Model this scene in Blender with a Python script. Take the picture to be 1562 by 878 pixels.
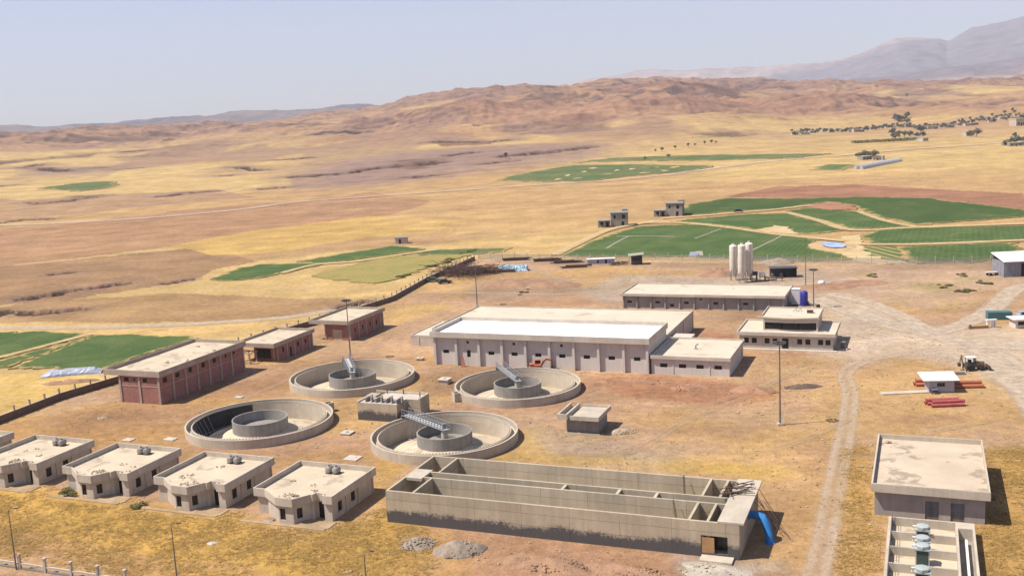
import bpy, bmesh, math, random
import numpy as np
from mathutils import Vector, Matrix
from mathutils.geometry import delaunay_2d_cdt
random.seed(7); RNG = np.random.default_rng(7)
for o in list(bpy.data.objects): bpy.data.objects.remove(o, do_unlink=True)
SC = bpy.context.scene; COL = SC.collection
R = math.radians

# ------------------------------------------------------------------ camera
H0, F, PITCH, ROLL = 50.0, 1580.0, R(9.47), R(-2.95)
cr, sr, cp, sp = math.cos(ROLL), math.sin(ROLL), math.cos(PITCH), math.sin(PITCH)
FW, RT0, UP0 = Vector((0, cp, -sp)), Vector((1, 0, 0)), Vector((0, sp, cp))
RT, UP = cr*RT0 + sr*UP0, -sr*RT0 + cr*UP0
cam_d = bpy.data.cameras.new('camera'); cam = bpy.data.objects.new('camera', cam_d); COL.objects.link(cam)
cam_d.sensor_width = 36; cam_d.lens = 36*F/1562; cam_d.clip_start = 1; cam_d.clip_end = 60000
m = Matrix((RT, UP, -FW)).transposed().to_4x4(); m.translation = (0, 0, H0); cam.matrix_world = m
SC.camera = cam
# ------------------------------------------------------------------ world, sun
SUN_AZ = math.atan2(-8.53, -0.96)            # towards the sun, measured from +Y to +X
SUN_EL = R(57.0)
wd = bpy.data.worlds.new('World'); SC.world = wd; wd.use_nodes = True
nt = wd.node_tree; sk = nt.nodes.new('ShaderNodeTexSky'); sk.sky_type = 'NISHITA'; sk.sun_disc = False
sk.sun_elevation = SUN_EL; sk.sun_rotation = SUN_AZ; sk.altitude = 600; sk.air_density = 1.0; sk.dust_density = .7; sk.ozone_density = 3.0
bg = nt.nodes['Background']; bg.inputs[1].default_value = 0.088
tn_ = nt.nodes.new('ShaderNodeMix'); tn_.data_type = 'RGBA'; tn_.blend_type = 'MULTIPLY'; tn_.inputs[0].default_value = 1; tn_.inputs['B'].default_value = (1.0, .94, 1.07, 1)
nt.links.new(sk.outputs[0], tn_.inputs['A']); nt.links.new(tn_.outputs['Result'], bg.inputs[0])
sl = bpy.data.lights.new('sun', 'SUN'); sl.energy = 5.0; sl.angle = R(0.5); sl.color = (1, .94, .86)
so = bpy.data.objects.new('sun', sl); COL.objects.link(so)
sdir = Vector((math.sin(SUN_AZ)*math.cos(SUN_EL), math.cos(SUN_AZ)*math.cos(SUN_EL), math.sin(SUN_EL)))
so.rotation_euler = sdir.to_track_quat('Z', 'Y').to_euler()
SC.view_settings.view_transform = 'Standard'; SC.view_settings.look = 'None'
SC.view_settings.exposure = 0.65; SC.view_settings.gamma = 1
HAZE = 7e-5

# ------------------------------------------------------------------ noise and terrain
_T = RNG.random((256, 256))
def vn(x, y, k=0):
    x = np.asarray(x, float)+k*17.31; y = np.asarray(y, float)+k*9.77
    xi = np.floor(x).astype(np.int64); yi = np.floor(y).astype(np.int64)
    fx, fy = x-xi, y-yi; fx = fx*fx*(3-2*fx); fy = fy*fy*(3-2*fy)
    a, b, c, d = _T[xi & 255, yi & 255], _T[(xi+1) & 255, yi & 255], _T[xi & 255, (yi+1) & 255], _T[(xi+1) & 255, (yi+1) & 255]
    return (a*(1-fx)+b*fx)*(1-fy)+(c*(1-fx)+d*fx)*fy
def fbm(x, y, o=4, k=0):
    s = 0; a = .5; t = 0
    for i in range(o):
        s = s+a*vn(x*2**i, y*2**i, k+i*3); t += a; a *= .5
    return s/t
def ridged(x, y, o=4, k=0):
    s = 0; a = .5; t = 0
    for i in range(o):
        s = s+a*(1-np.abs(2*vn(x*2**i, y*2**i, k+i*3)-1)); t += a; a *= .5
    return s/t
def sm(x, a, b):
    t = np.clip((x-a)/(b-a), 0, 1); return t*t*(3-2*t)
def ray(px, py):
    u0, v0 = (px-781)/F, -(py-439)/F
    return FW + u0*RT + v0*UP
def pix_az_tan(px, py):
    d = ray(px, py); return math.degrees(math.atan2(d.x, d.y)), d.z/math.hypot(d.x, d.y)
def skyl(pts):
    q = sorted(pix_az_tan(*p) for p in pts); return np.array([a for a, _ in q]), np.array([t for _, t in q])
S_NEAR = skyl([(-900, 246), (-400, 230), (0, 213), (150, 205), (300, 197), (450, 187), (540, 177), (600, 168), (650, 157), (700, 152), (740, 149), (830, 141), (930, 133), (990, 129), (1150, 136), (1250, 140), (1350, 137), (1450, 133), (1562, 127), (2000, 102), (2600, 66)])
def base_h(x, y):
    x = np.asarray(x, float); y = np.asarray(y, float)
    r = np.hypot(x, y)+1e-6; az = np.degrees(np.arctan2(x, y))
    tn = np.interp(az, *S_NEAR)
    RC = 4300.0
    zc = np.maximum(H0 + RC*tn, 20)
    t = np.clip((r-520)/(RC-520), 0, 1)
    z = zc*(.35*t**1.3+.65*t*t*(3-2*t)) * (1-sm(r, RC, 9500))
    return z
GULLY = []
def hillmask(x, y, r):
    az = np.degrees(np.arctan2(x, y)); g = sm(fbm(x/800+4, y/800, 4, 44), .40, .60)
    return np.clip(g*sm(r, 1300, 2200)*(.55+.45*sm(az, -14, -2))+sm(r, 2500, 3300)*(.55+.45*sm(az, -12, 0)), 0, 1)*(1-sm(r, 4300, 5200))
def scarp(x, y):
    return sm(ridged(x/420, y/300, 4, 52), .72, .84)*sm(fbm(x/500, y/500, 3, 53), .44, .54)
def terrain(x, y):
    r = np.hypot(x, y)
    z = base_h(x, y)
    k1 = sm(r, 700, 3200)
    z = z + k1*34*(ridged(x/1100, y/1100, 5, 2)-.55)
    z = z + sm(r, 450, 1600)*7*(ridged(x/330+3, y/330, 4, 5)-.55) + sm(r, 1700, 3300)*42*(ridged(x/620, y/620, 5, 8)-.62)
    hm = hillmask(x, y, r)
    z = z + hm*78*(ridged(x/430+.3*vn(x/300, y/300, 60), y/430+.3*vn(x/300, y/300, 61), 6, 41)-.6) + hm*26*(ridged(x/140, y/140, 4, 64)-.55) + hm*7*(ridged(x/48, y/48, 3, 66)-.55)
    z = z - sm(r, 650, 1000)*(1-sm(r, 2600, 3400))*6*scarp(x, y)
    z = z + sm(r, 380, 800)*.9*(fbm(x/60, y/60, 3, 9)-.5)
    for pts, wd_, dp in GULLY:
        lo, hi = pts.min(0)-40, pts.max(0)+40
        msk = (x > lo[0]) & (x < hi[0]) & (y > lo[1]) & (y < hi[1])
        if msk.any():
            xx, yy = x[msk], y[msk]
            dd = seg_dist(xx, yy, pts)+ (fbm(xx/(wd_*1.3), yy/(wd_*1.3), 4, 4)-.5)*wd_*3.4
            z[msk] -= dp*np.exp(-(np.maximum(dd, 0)/wd_)**2)
    return z
def seg_dist(x, y, pts):
    d = np.full(x.shape, 1e9)
    for (ax_, ay_), (bx_, by_) in zip(pts[:-1], pts[1:]):
        vx, vy = bx_-ax_, by_-ay_; L = vx*vx+vy*vy+1e-9
        t = np.clip(((x-ax_)*vx+(y-ay_)*vy)/L, 0, 1)
        d = np.minimum(d, np.hypot(x-ax_-t*vx, y-ay_-t*vy))
    return d
_RS = np.exp(np.linspace(math.log(55), math.log(6000), 3000))
def U(px, py, z=None):
    """world point where the sight line of a photograph pixel meets the ground (or the level z)"""
    d = ray(px, py)
    if z is not None:
        t = (z-H0)/d.z; return (d.x*t, d.y*t)
    h = math.hypot(d.x, d.y); ux, uy, tn = d.x/h, d.y/h, d.z/h
    if d.z < 0 and -H0/tn < 515: return (-H0/tn*ux, -H0/tn*uy)
    zz = base_h(_RS*ux, _RS*uy); ok = np.where(zz >= H0+_RS*tn)[0]
    r = _RS[ok[0]] if len(ok) else 4200.0
    return (r*ux, r*uy)
def UP_(pts): return np.array([U(*p) for p in pts])
GA = R(22.0); GAX, GBX = (math.cos(GA), -math.sin(GA)), (math.sin(GA), math.cos(GA))
def W(a, b): return (a*GAX[0]+b*GBX[0], a*GAX[1]+b*GBX[1])
def AB(p): return (p[0]*GAX[0]+p[1]*GAX[1], p[0]*GBX[0]+p[1]*GBX[1])
def UAB(px, py, z=0): return AB(U(px, py, z))
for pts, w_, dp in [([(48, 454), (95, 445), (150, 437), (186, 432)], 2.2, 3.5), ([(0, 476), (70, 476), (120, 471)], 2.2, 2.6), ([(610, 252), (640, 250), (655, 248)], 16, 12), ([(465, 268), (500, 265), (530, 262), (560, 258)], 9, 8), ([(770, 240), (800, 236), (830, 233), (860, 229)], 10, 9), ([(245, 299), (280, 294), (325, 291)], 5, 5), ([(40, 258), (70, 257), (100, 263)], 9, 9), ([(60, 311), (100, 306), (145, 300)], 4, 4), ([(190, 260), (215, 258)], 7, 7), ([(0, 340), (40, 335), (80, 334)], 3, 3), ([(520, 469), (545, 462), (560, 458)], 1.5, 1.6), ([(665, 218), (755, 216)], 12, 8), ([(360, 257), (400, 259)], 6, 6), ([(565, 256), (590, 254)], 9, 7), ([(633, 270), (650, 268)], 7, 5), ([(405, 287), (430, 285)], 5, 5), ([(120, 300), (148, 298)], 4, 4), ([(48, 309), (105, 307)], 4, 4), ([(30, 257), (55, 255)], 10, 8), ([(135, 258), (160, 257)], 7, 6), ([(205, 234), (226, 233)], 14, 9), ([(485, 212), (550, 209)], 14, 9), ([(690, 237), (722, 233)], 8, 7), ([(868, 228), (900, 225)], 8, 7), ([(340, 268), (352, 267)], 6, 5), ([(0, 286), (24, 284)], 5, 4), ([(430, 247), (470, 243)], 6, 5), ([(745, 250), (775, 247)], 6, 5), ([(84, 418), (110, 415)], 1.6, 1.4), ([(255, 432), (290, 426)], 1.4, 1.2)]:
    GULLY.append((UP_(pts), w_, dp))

# ------------------------------------------------------------------ materials
def lin(c):
    c = np.asarray(c, float)/255
    return np.where(c <= .04045, c/12.92, ((c+.055)/1.055)**2.4)
KL = 1.7
def alb(r, g, b): return tuple(np.clip(lin((r, g, b))/KL, .01, .82))
MATS = {}
def mat(key, col, rough=.85, var=.25, scale=.5, bump=.15, streak=0., metal=0., fine=6., spots=None, bscale=None, kind=None):
    if key in MATS: return MATS[key]
    m = bpy.data.materials.new(key); m.use_nodes = True; n = m.node_tree; N = n.nodes; L = n.links.new
    b = N['Principled BSDF']; b.inputs['Roughness'].default_value = rough; b.inputs['Metallic'].default_value = metal
    b.inputs['Specular IOR Level'].default_value = .3
    tc = N.new('ShaderNodeTexCoord'); oi = N.new('ShaderNodeObjectInfo')
    ad = N.new('ShaderNodeVectorMath'); ad.operation = 'ADD'
    sc_ = N.new('ShaderNodeVectorMath'); sc_.operation = 'SCALE'; cv = N.new('ShaderNodeCombineXYZ')
    for i in range(3): L(oi.outputs['Random'], cv.inputs[i])
    L(cv.outputs[0], sc_.inputs[0]); sc_.inputs['Scale'].default_value = 37
    L(tc.outputs['Object'], ad.inputs[0]); L(sc_.outputs[0], ad.inputs[1])
    def noise(s, det=4, vec=None, dist=0):
        t = N.new('ShaderNodeTexNoise'); t.inputs['Scale'].default_value = s; t.inputs['Detail'].default_value = det; t.inputs['Roughness'].default_value = .6
        t.inputs['Distortion'].default_value = dist
        L(vec or ad.outputs[0], t.inputs['Vector']); return t.outputs['Fac']
    def ramp(f, lo, hi, a, c):
        r = N.new('ShaderNodeMapRange'); r.inputs[1].default_value = lo; r.inputs[2].default_value = hi; r.inputs[3].default_value = a; r.inputs[4].default_value = c
        L(f, r.inputs[0]); return r.outputs[0]
    def mul(x, y):
        q = N.new('ShaderNodeMath'); q.operation = 'MULTIPLY'; L(x, q.inputs[0]); L(y, q.inputs[1]); return q.outputs[0]
    f = mul(ramp(noise(scale, 5, dist=.4), .3, .7, 1-var, 1+var*.5), ramp(noise(fine, 4), .3, .7, 1-var*.45, 1+var*.3))
    if streak:
        mp = N.new('ShaderNodeMapping'); mp.inputs['Scale'].default_value = (1.3, 1.3, .07); L(ad.outputs[0], mp.inputs[0])
        f = mul(f, ramp(noise(1.6, 4, mp.outputs[0]), .35, .65, 1-streak, 1.0))
    mx = N.new('ShaderNodeMix'); mx.data_type = 'RGBA'; mx.blend_type = 'MULTIPLY'; mx.inputs[0].default_value = 1
    mx.inputs['A'].default_value = (*col, 1)
    cc = N.new('ShaderNodeCombineColor')
    for i in range(3): L(f, cc.inputs[i])
    L(cc.outputs[0], mx.inputs['B']); out = mx.outputs['Result']
    if spots:
        sc2, th, wdt, amt = spots[1:]
        s = N.new('ShaderNodeMix'); s.data_type = 'RGBA'; s.inputs['B'].default_value = (*spots[0], 1)
        L(out, s.inputs['A']); L(ramp(noise(sc2, 5, dist=.6), th, th+wdt, 0, amt), s.inputs[0]); out = s.outputs['Result']
    if kind == 'tide':                      # bitumen coat on the foot of a concrete wall, ragged top edge
        sp_ = N.new('ShaderNodeSeparateXYZ'); L(tc.outputs['Object'], sp_.inputs[0])
        q = N.new('ShaderNodeMath'); q.operation = 'MULTIPLY_ADD'; L(noise(.22, 5, dist=.5), q.inputs[0]); q.inputs[1].default_value = 2.6; L(sp_.outputs[2], q.inputs[2])
        q2 = N.new('ShaderNodeMath'); q2.operation = 'MULTIPLY_ADD'; L(noise(2.6, 6), q2.inputs[0]); q2.inputs[1].default_value = 1.6; L(q.outputs[0], q2.inputs[2])
        s = N.new('ShaderNodeMix'); s.data_type = 'RGBA'; s.inputs['B'].default_value = (.05, .05, .055, 1)
        L(out, s.inputs['A']); L(ramp(q2.outputs[0], 3.3, 3.9, .9, 0), s.inputs[0]); out = s.outputs['Result']
    if kind == 'brick':
        bt = N.new('ShaderNodeTexBrick'); bt.inputs['Scale'].default_value = 1.0
        bt.inputs['Color1'].default_value = (1, 1, 1, 1); bt.inputs['Color2'].default_value = (.8, .78, .78, 1); bt.inputs['Mortar'].default_value = (1.25, 1.35, 1.4, 1)
        bt.inputs['Brick Width'].default_value = .5; bt.inputs['Row Height'].default_value = .25; bt.inputs['Mortar Size'].default_value = .02
        mp = N.new('ShaderNodeMapping'); mp.inputs['Rotation'].default_value = (R(90), 0, 0)
        cb = N.new('ShaderNodeCombineXYZ'); sp_ = N.new('ShaderNodeSeparateXYZ'); L(tc.outputs['Object'], sp_.inputs[0])
        sm_ = N.new('ShaderNodeMath'); sm_.operation = 'ADD'; L(sp_.outputs[0], sm_.inputs[0]); L(sp_.outputs[1], sm_.inputs[1])
        L(sm_.outputs[0], cb.inputs[0]); L(sp_.outputs[2], cb.inputs[1]); L(cb.outputs[0], bt.inputs['Vector'])
        s = N.new('ShaderNodeMix'); s.data_type = 'RGBA'; s.blend_type = 'MULTIPLY'; s.inputs[0].default_value = 1
        L(out, s.inputs['A']); L(bt.outputs['Color'], s.inputs['B']); out = s.outputs['Result']
    if kind in ('formwork', 'tide'):                  # pour joints of a cast wall
        sp_ = N.new('ShaderNodeSeparateXYZ'); L(tc.outputs['Object'], sp_.inputs[0])
        bt = N.new('ShaderNodeTexBrick'); bt.offset = .0; bt.inputs['Scale'].default_value = 1
        bt.inputs['Color1'].default_value = (1, 1, 1, 1); bt.inputs['Color2'].default_value = (.88, .89, .9, 1); bt.inputs['Mortar'].default_value = (.6, .59, .58, 1)
        bt.inputs['Brick Width'].default_value = 6.1; bt.inputs['Row Height'].default_value = 1.5; bt.inputs['Mortar Size'].default_value = .035
        sm_ = N.new('ShaderNodeMath'); sm_.operation = 'ADD'; L(sp_.outputs[0], sm_.inputs[0]); L(sp_.outputs[1], sm_.inputs[1])
        cb = N.new('ShaderNodeCombineXYZ'); L(sm_.outputs[0], cb.inputs[0]); L(sp_.outputs[2], cb.inputs[1]); L(cb.outputs[0], bt.inputs['Vector'])
        s = N.new('ShaderNodeMix'); s.data_type = 'RGBA'; s.blend_type = 'MULTIPLY'; s.inputs[0].default_value = 1
        L(out, s.inputs['A']); L(bt.outputs['Color'], s.inputs['B']); out = s.outputs['Result']
    L(out, b.inputs['Base Color'])
    if bump:
        bp = N.new('ShaderNodeBump'); bp.inputs['Strength'].default_value = bump; bp.inputs['Distance'].default_value = .1
        L(noise(bscale or fine, 5), bp.inputs['Height']); L(bp.outputs[0], b.inputs['Normal'])
    MATS[key] = m; return m
CONC = mat('concrete', alb(236, 220, 196), var=.2, streak=.1, scale=.25)
CONC_G = mat('grey concrete', alb(190, 182, 170), var=.22, streak=.2, scale=.3)
CONC_T = mat('cast tank concrete', alb(234, 214, 182), var=.18, streak=.14, scale=.18, kind='formwork')
CONC_B = mat('cast concrete with bitumen foot', alb(234, 214, 182), var=.18, streak=.14, scale=.2, kind='tide')
PLAST = mat('cream plaster', alb(242, 226, 206), var=.16, streak=.1, scale=.3)
PLAST_W = mat('white plaster', alb(250, 238, 224), var=.08, streak=.08, scale=.3)
PLAST_G = mat('grey plaster', alb(200, 191, 182), var=.16, streak=.12, scale=.3)
HOUSEW = mat('house render', alb(242, 226, 204), var=.16, streak=.14, scale=.5)
ROOFC = mat('screed roof', alb(240, 220, 188), var=.16, scale=.25, spots=(alb(170, 150, 125), .35, .55, .08, .55))
ROOFP = mat('pale roof', alb(246, 228, 200), var=.1, scale=.2, spots=(alb(190, 166, 138), .22, .58, .1, .65))
ROOFW = mat('white membrane roof', (.82, .82, .81), var=.04, scale=.2, bump=.05)
BRICK = mat('red brick infill', alb(196, 138, 122), var=.2, scale=.6, kind='brick')
FRAMEC = mat('concrete frame', alb(218, 196, 176), var=.2, streak=.1)
DARK = mat('dark glass and unlit gaps', (.018, .017, .016), rough=.25, var=.1, bump=0)  # also on panels standing in for the shade inside doorways and openings
DFRAME = mat('dark window frame', (.05, .035, .03), rough=.6, var=.1, bump=0)
SHUT = mat('grey roller shutter', (.17, .18, .19), rough=.6, var=.25, streak=.3)
STEEL = mat('galvanised steel', alb(178, 180, 182), rough=.45, metal=.4, var=.15)
POLE = mat('painted pole steel', alb(150, 140, 128), rough=.5, metal=.2, var=.15)
WHITEM = mat('white painted metal', (.72, .69, .63), rough=.5, var=.1)
GREENM = mat('pale green machine paint', alb(206, 212, 206), rough=.5, var=.12)
DKGREEN = mat('dark green machine cabinet', (.055, .075, .065), rough=.5, var=.3)
BLUE = mat('blue pipe coat', (.035, .20, .50), rough=.6, var=.3, scale=1.2)
NAVY = mat('dark blue plastic', (.035, .035, .24), rough=.4, var=.1)
RED = mat('red pipe', alb(214, 112, 108), rough=.7, var=.3, scale=1.2)
ORANGE = mat('rust orange pipe', alb(214, 130, 95), rough=.7, var=.2)
EXCAV = mat('orange machine paint', (.46, .14, .06), rough=.65, var=.35, scale=1.5)
YELLOWM = mat('dusty yellow machine paint', (.22, .16, .08), rough=.6, var=.3)
SILOW = mat('cream silo paint', (.72, .66, .56), rough=.5, var=.1, streak=.06)
GHOUSE = mat('dusty greenhouse film', (.44, .42, .38), rough=.5, var=.15)
RUBBER = mat('rubber', (.03, .028, .026), rough=.9, var=.2)
WOOD = mat('raw timber', alb(205, 160, 110), var=.25)
OLDWOOD = mat('weathered timber', alb(120, 98, 80), var=.3)
RUST = mat('rusty steel', (.10, .055, .045), var=.4, rough=.9)
STEEL_D = mat('dark sheet metal', (.075, .07, .075), rough=.6, var=.3)
TEAL = mat('teal container paint', alb(95, 140, 142), rough=.6, var=.2)
TARP = mat('blue white tarpaulin', alb(150, 190, 205), rough=.4, var=.3, spots=((.55, .6, .62), .6, .5, .1, .9))
PLASTIC = mat('pale plastic sheet', alb(205, 212, 226), rough=.35, var=.15, spots=((.12, .2, .36), .4, .6, .1, .6))
LINER_SHADE = mat('black liner and shade', (.05, .045, .042), rough=.85, var=.4)
POND = mat('blue pond liner', (.26, .35, .55), rough=.2, var=.25, spots=((.6, .65, .7), .25, .5, .1, .8))
STONE = mat('rubble stone', alb(208, 184, 152), var=.35, scale=1.5)
GRAVEL = mat('grey gravel', alb(184, 164, 142), var=.35, scale=1.2, fine=5, bump=.6)
SOIL = mat('brown soil', alb(192, 150, 116), var=.3, scale=.4, bump=.5, fine=3)
SOILR = mat('red brown soil', alb(192, 144, 110), var=.3, scale=.4, bump=.5, fine=3)
BARK = mat('bark', (.09, .065, .045), var=.3)
LEAF = mat('dusty leaf', (.15, .155, .115), var=.4, scale=2, bump=0)
OLIVE = mat('olive leaf', (.13, .12, .045), var=.3, scale=1, bump=0)

# ------------------------------------------------------------------ mesh helpers
class MB:
    def __init__(s): s.v = []; s.f = []
    def add(s, v, f):
        k = len(s.v); s.v += [tuple(p) for p in v]; s.f += [tuple(i+k for i in q) for q in f]; return s
    def box(s, x0, x1, y0, y1, z0, z1):
        return s.add([(x0, y0, z0), (x1, y0, z0), (x1, y1, z0), (x0, y1, z0), (x0, y0, z1), (x1, y0, z1), (x1, y1, z1), (x0, y1, z1)],
                     [(3, 2, 1, 0), (4, 5, 6, 7), (0, 1, 5, 4), (1, 2, 6, 5), (2, 3, 7, 6), (3, 0, 4, 7)])
    def obox(s, p0, p1, u0, u1, d0, d1, z0, z1):
        dx, dy = p1[0]-p0[0], p1[1]-p0[1]; L = math.hypot(dx, dy); dx /= L; dy /= L
        P = lambda u, d, z: (p0[0]+dx*u-dy*d, p0[1]+dy*u+dx*d, z)   # d > 0 goes inward (left of the direction)
        return s.add([P(u0, d0, z0), P(u1, d0, z0), P(u1, d1, z0), P(u0, d1, z0), P(u0, d0, z1), P(u1, d0, z1), P(u1, d1, z1), P(u0, d1, z1)],
                     [(3, 2, 1, 0), (4, 5, 6, 7), (0, 1, 5, 4), (1, 2, 6, 5), (2, 3, 7, 6), (3, 0, 4, 7)])
    def prism(s, poly, z0, z1):
        n = len(poly)
        return s.add([(x, y, z0) for x, y in poly]+[(x, y, z1) for x, y in poly],
                     [tuple(range(n-1, -1, -1)), tuple(range(n, 2*n))]+[(i, (i+1) % n, n+(i+1) % n, n+i) for i in range(n)])
    def cyl(s, cx, cy, r, z0, z1, n=16, r2=None):
        r2 = r if r2 is None else r2
        return s.add([(cx+r*math.cos(2*math.pi*i/n), cy+r*math.sin(2*math.pi*i/n), z0) for i in range(n)]+[(cx+r2*math.cos(2*math.pi*i/n), cy+r2*math.sin(2*math.pi*i/n), z1) for i in range(n)],
                     [tuple(range(n-1, -1, -1)), tuple(range(n, 2*n))]+[(i, (i+1) % n, n+(i+1) % n, n+i) for i in range(n)])
    def ring(s, r0, r1, z0, z1, n=96, z0b=None, a0=0, a1=2*math.pi):
        full = abs(a1-a0-2*math.pi) < 1e-6; k = len(s.v); m_ = n if full else n+1
        for i in range(m_):
            a = a0+(a1-a0)*i/n; c, q = math.cos(a), math.sin(a)
            s.v += [(r0*c, r0*q, z0), (r1*c, r1*q, z0), (r1*c, r1*q, z1), (r0*c, r0*q, z1)]
        for i in range(n):
            j = (i+1) % m_
            for e in range(4):
                g = (e+1) % 4; s.f.append((k+4*i+e, k+4*j+e, k+4*j+g, k+4*i+g))
        if not full: s.f += [(k, k+1, k+2, k+3), (k+4*n+3, k+4*n+2, k+4*n+1, k+4*n)]
        return s
    def tube(s, pts, r, n=6, r2=None):
        pts = [Vector(p) for p in pts]; k = len(s.v); N = len(pts)
        for i, p in enumerate(pts):
            d = (pts[min(i+1, N-1)]-pts[max(i-1, 0)]).normalized()
            a = d.cross(Vector((0, 0, 1)) if abs(d.z) < .9 else Vector((1, 0, 0))).normalized(); b = d.cross(a)
            rr = r if r2 is None else r+(r2-r)*i/(N-1)
            for j in range(n):
                t = 2*math.pi*j/n; q = p+rr*(math.cos(t)*a+math.sin(t)*b); s.v.append(tuple(q))
        for i in range(N-1):
            for j in range(n):
                s.f.append((k+i*n+j, k+i*n+(j+1) % n, k+(i+1)*n+(j+1) % n, k+(i+1)*n+j))
        s.f += [tuple(k+j for j in range(n-1, -1, -1)), tuple(k+(N-1)*n+j for j in range(n))]
        return s
    def lathe(s, prof, n=20, cx=0, cy=0):
        k = len(s.v); N = len(prof)
        for r, z in prof:
            for j in range(n):
                t = 2*math.pi*j/n; s.v.append((cx+r*math.cos(t), cy+r*math.sin(t), z))
        for i in range(N-1):
            for j in range(n): s.f.append((k+i*n+j, k+i*n+(j+1) % n, k+(i+1)*n+(j+1) % n, k+(i+1)*n+j))
        s.f += [tuple(k+j for j in range(n-1, -1, -1)), tuple(k+(N-1)*n+j for j in range(n))]
        return s
    def stone(s, c, r, rnd=random):
        k = len(s.v)
        for dz, m_ in ((-.6, 4), (.15, 5), (.75, 3)):
            pass
        P = [(1, 0, 0), (.3, .9, 0), (-.8, .6, 0), (-.8, -.6, 0), (.3, -.9, 0), (.1, .1, .8), (0, 0, -.7)]
        P = [Vector((c[0]+r*x*rnd.uniform(.7, 1.2), c[1]+r*y*rnd.uniform(.7, 1.2), c[2]+r*(z+rnd.uniform(-.15, .15))*rnd.uniform(.6, 1))) for x, y, z in P]
        return s.add(P, [(i, (i+1) % 5, 5) for i in range(5)]+[((i+1) % 5, i, 6) for i in range(5)])
    def wall(s, p0, p1, z0, z1, t, ops=()):
        """wall panel with openings (u0,u1,z0,z1); outside lies right of p0->p1"""
        dx, dy = p1[0]-p0[0], p1[1]-p0[1]; L = math.hypot(dx, dy); dx /= L; dy /= L
        P = lambda u, d, z: (p0[0]+dx*u-dy*d, p0[1]+dy*u+dx*d, z)
        us = sorted({0, L, *[o[0] for o in ops], *[o[1] for o in ops]}); zs = sorted({z0, z1, *[o[2] for o in ops], *[o[3] for o in ops]})
        solid = lambda i, j: 0 <= i < len(us)-1 and 0 <= j < len(zs)-1 and not any(o[0] <= (us[i]+us[i+1])/2 <= o[1] and o[2] <= (zs[j]+zs[j+1])/2 <= o[3] for o in ops)
        for i in range(len(us)-1):
            for j in range(len(zs)-1):
                if not solid(i, j): continue
                a, b, c, d = us[i], us[i+1], zs[j], zs[j+1]
                s.add([P(a, 0, c), P(b, 0, c), P(b, 0, d), P(a, 0, d)], [(0, 1, 2, 3)]); s.add([P(a, t, c), P(b, t, c), P(b, t, d), P(a, t, d)], [(3, 2, 1, 0)])
                if not solid(i-1, j): s.add([P(a, 0, c), P(a, 0, d), P(a, t, d), P(a, t, c)], [(0, 1, 2, 3)])
                if not solid(i+1, j): s.add([P(b, 0, c), P(b, 0, d), P(b, t, d), P(b, t, c)], [(3, 2, 1, 0)])
                if not solid(i, j-1): s.add([P(a, 0, c), P(b, 0, c), P(b, t, c), P(a, t, c)], [(3, 2, 1, 0)])
                if not solid(i, j+1): s.add([P(a, 0, d), P(b, 0, d), P(b, t, d), P(a, t, d)], [(0, 1, 2, 3)])
        return s
    def build(s, name, material, parent=None, smooth=False):
        me = bpy.data.meshes.new(name); me.from_pydata(s.v, [], s.f); me.materials.append(material)
        bm = bmesh.new(); bm.from_mesh(me); bmesh.ops.remove_doubles(bm, verts=bm.verts, dist=1e-4); bmesh.ops.recalc_face_normals(bm, faces=bm.faces); bm.to_mesh(me); bm.free()
        if smooth:
            me.shade_smooth()
            try: me.set_sharp_from_angle(angle=R(40))
            except Exception: pass
        o = bpy.data.objects.new(name, me); COL.objects.link(o)
        if parent: o.parent = parent
        return o
def tag(o, label, cat, group=None, kind=None):
    o['label'] = label; o['category'] = cat
    if group: o['group'] = group
    if kind: o['kind'] = kind
    return o
def place(o, xy, rz=-GA, z=0):
    o.location = (xy[0], xy[1], z); o.rotation_euler = (0, 0, rz); return o
def thing(name, label, cat, xy, rz=-GA, z=0, group=None):
    o = bpy.data.objects.new(name, None); COL.objects.link(o); o.empty_display_size = .5
    place(o, xy, rz, z); tag(o, label, cat, group); return o
def copy_tree(o, parent=None):
    c = o.copy(); COL.objects.link(c)
    if parent: c.parent = parent
    for ch in list(o.children): copy_tree(ch, c)
    return c
def gz(x, y): return float(terrain(np.array([x], float), np.array([y], float))[0])

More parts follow.
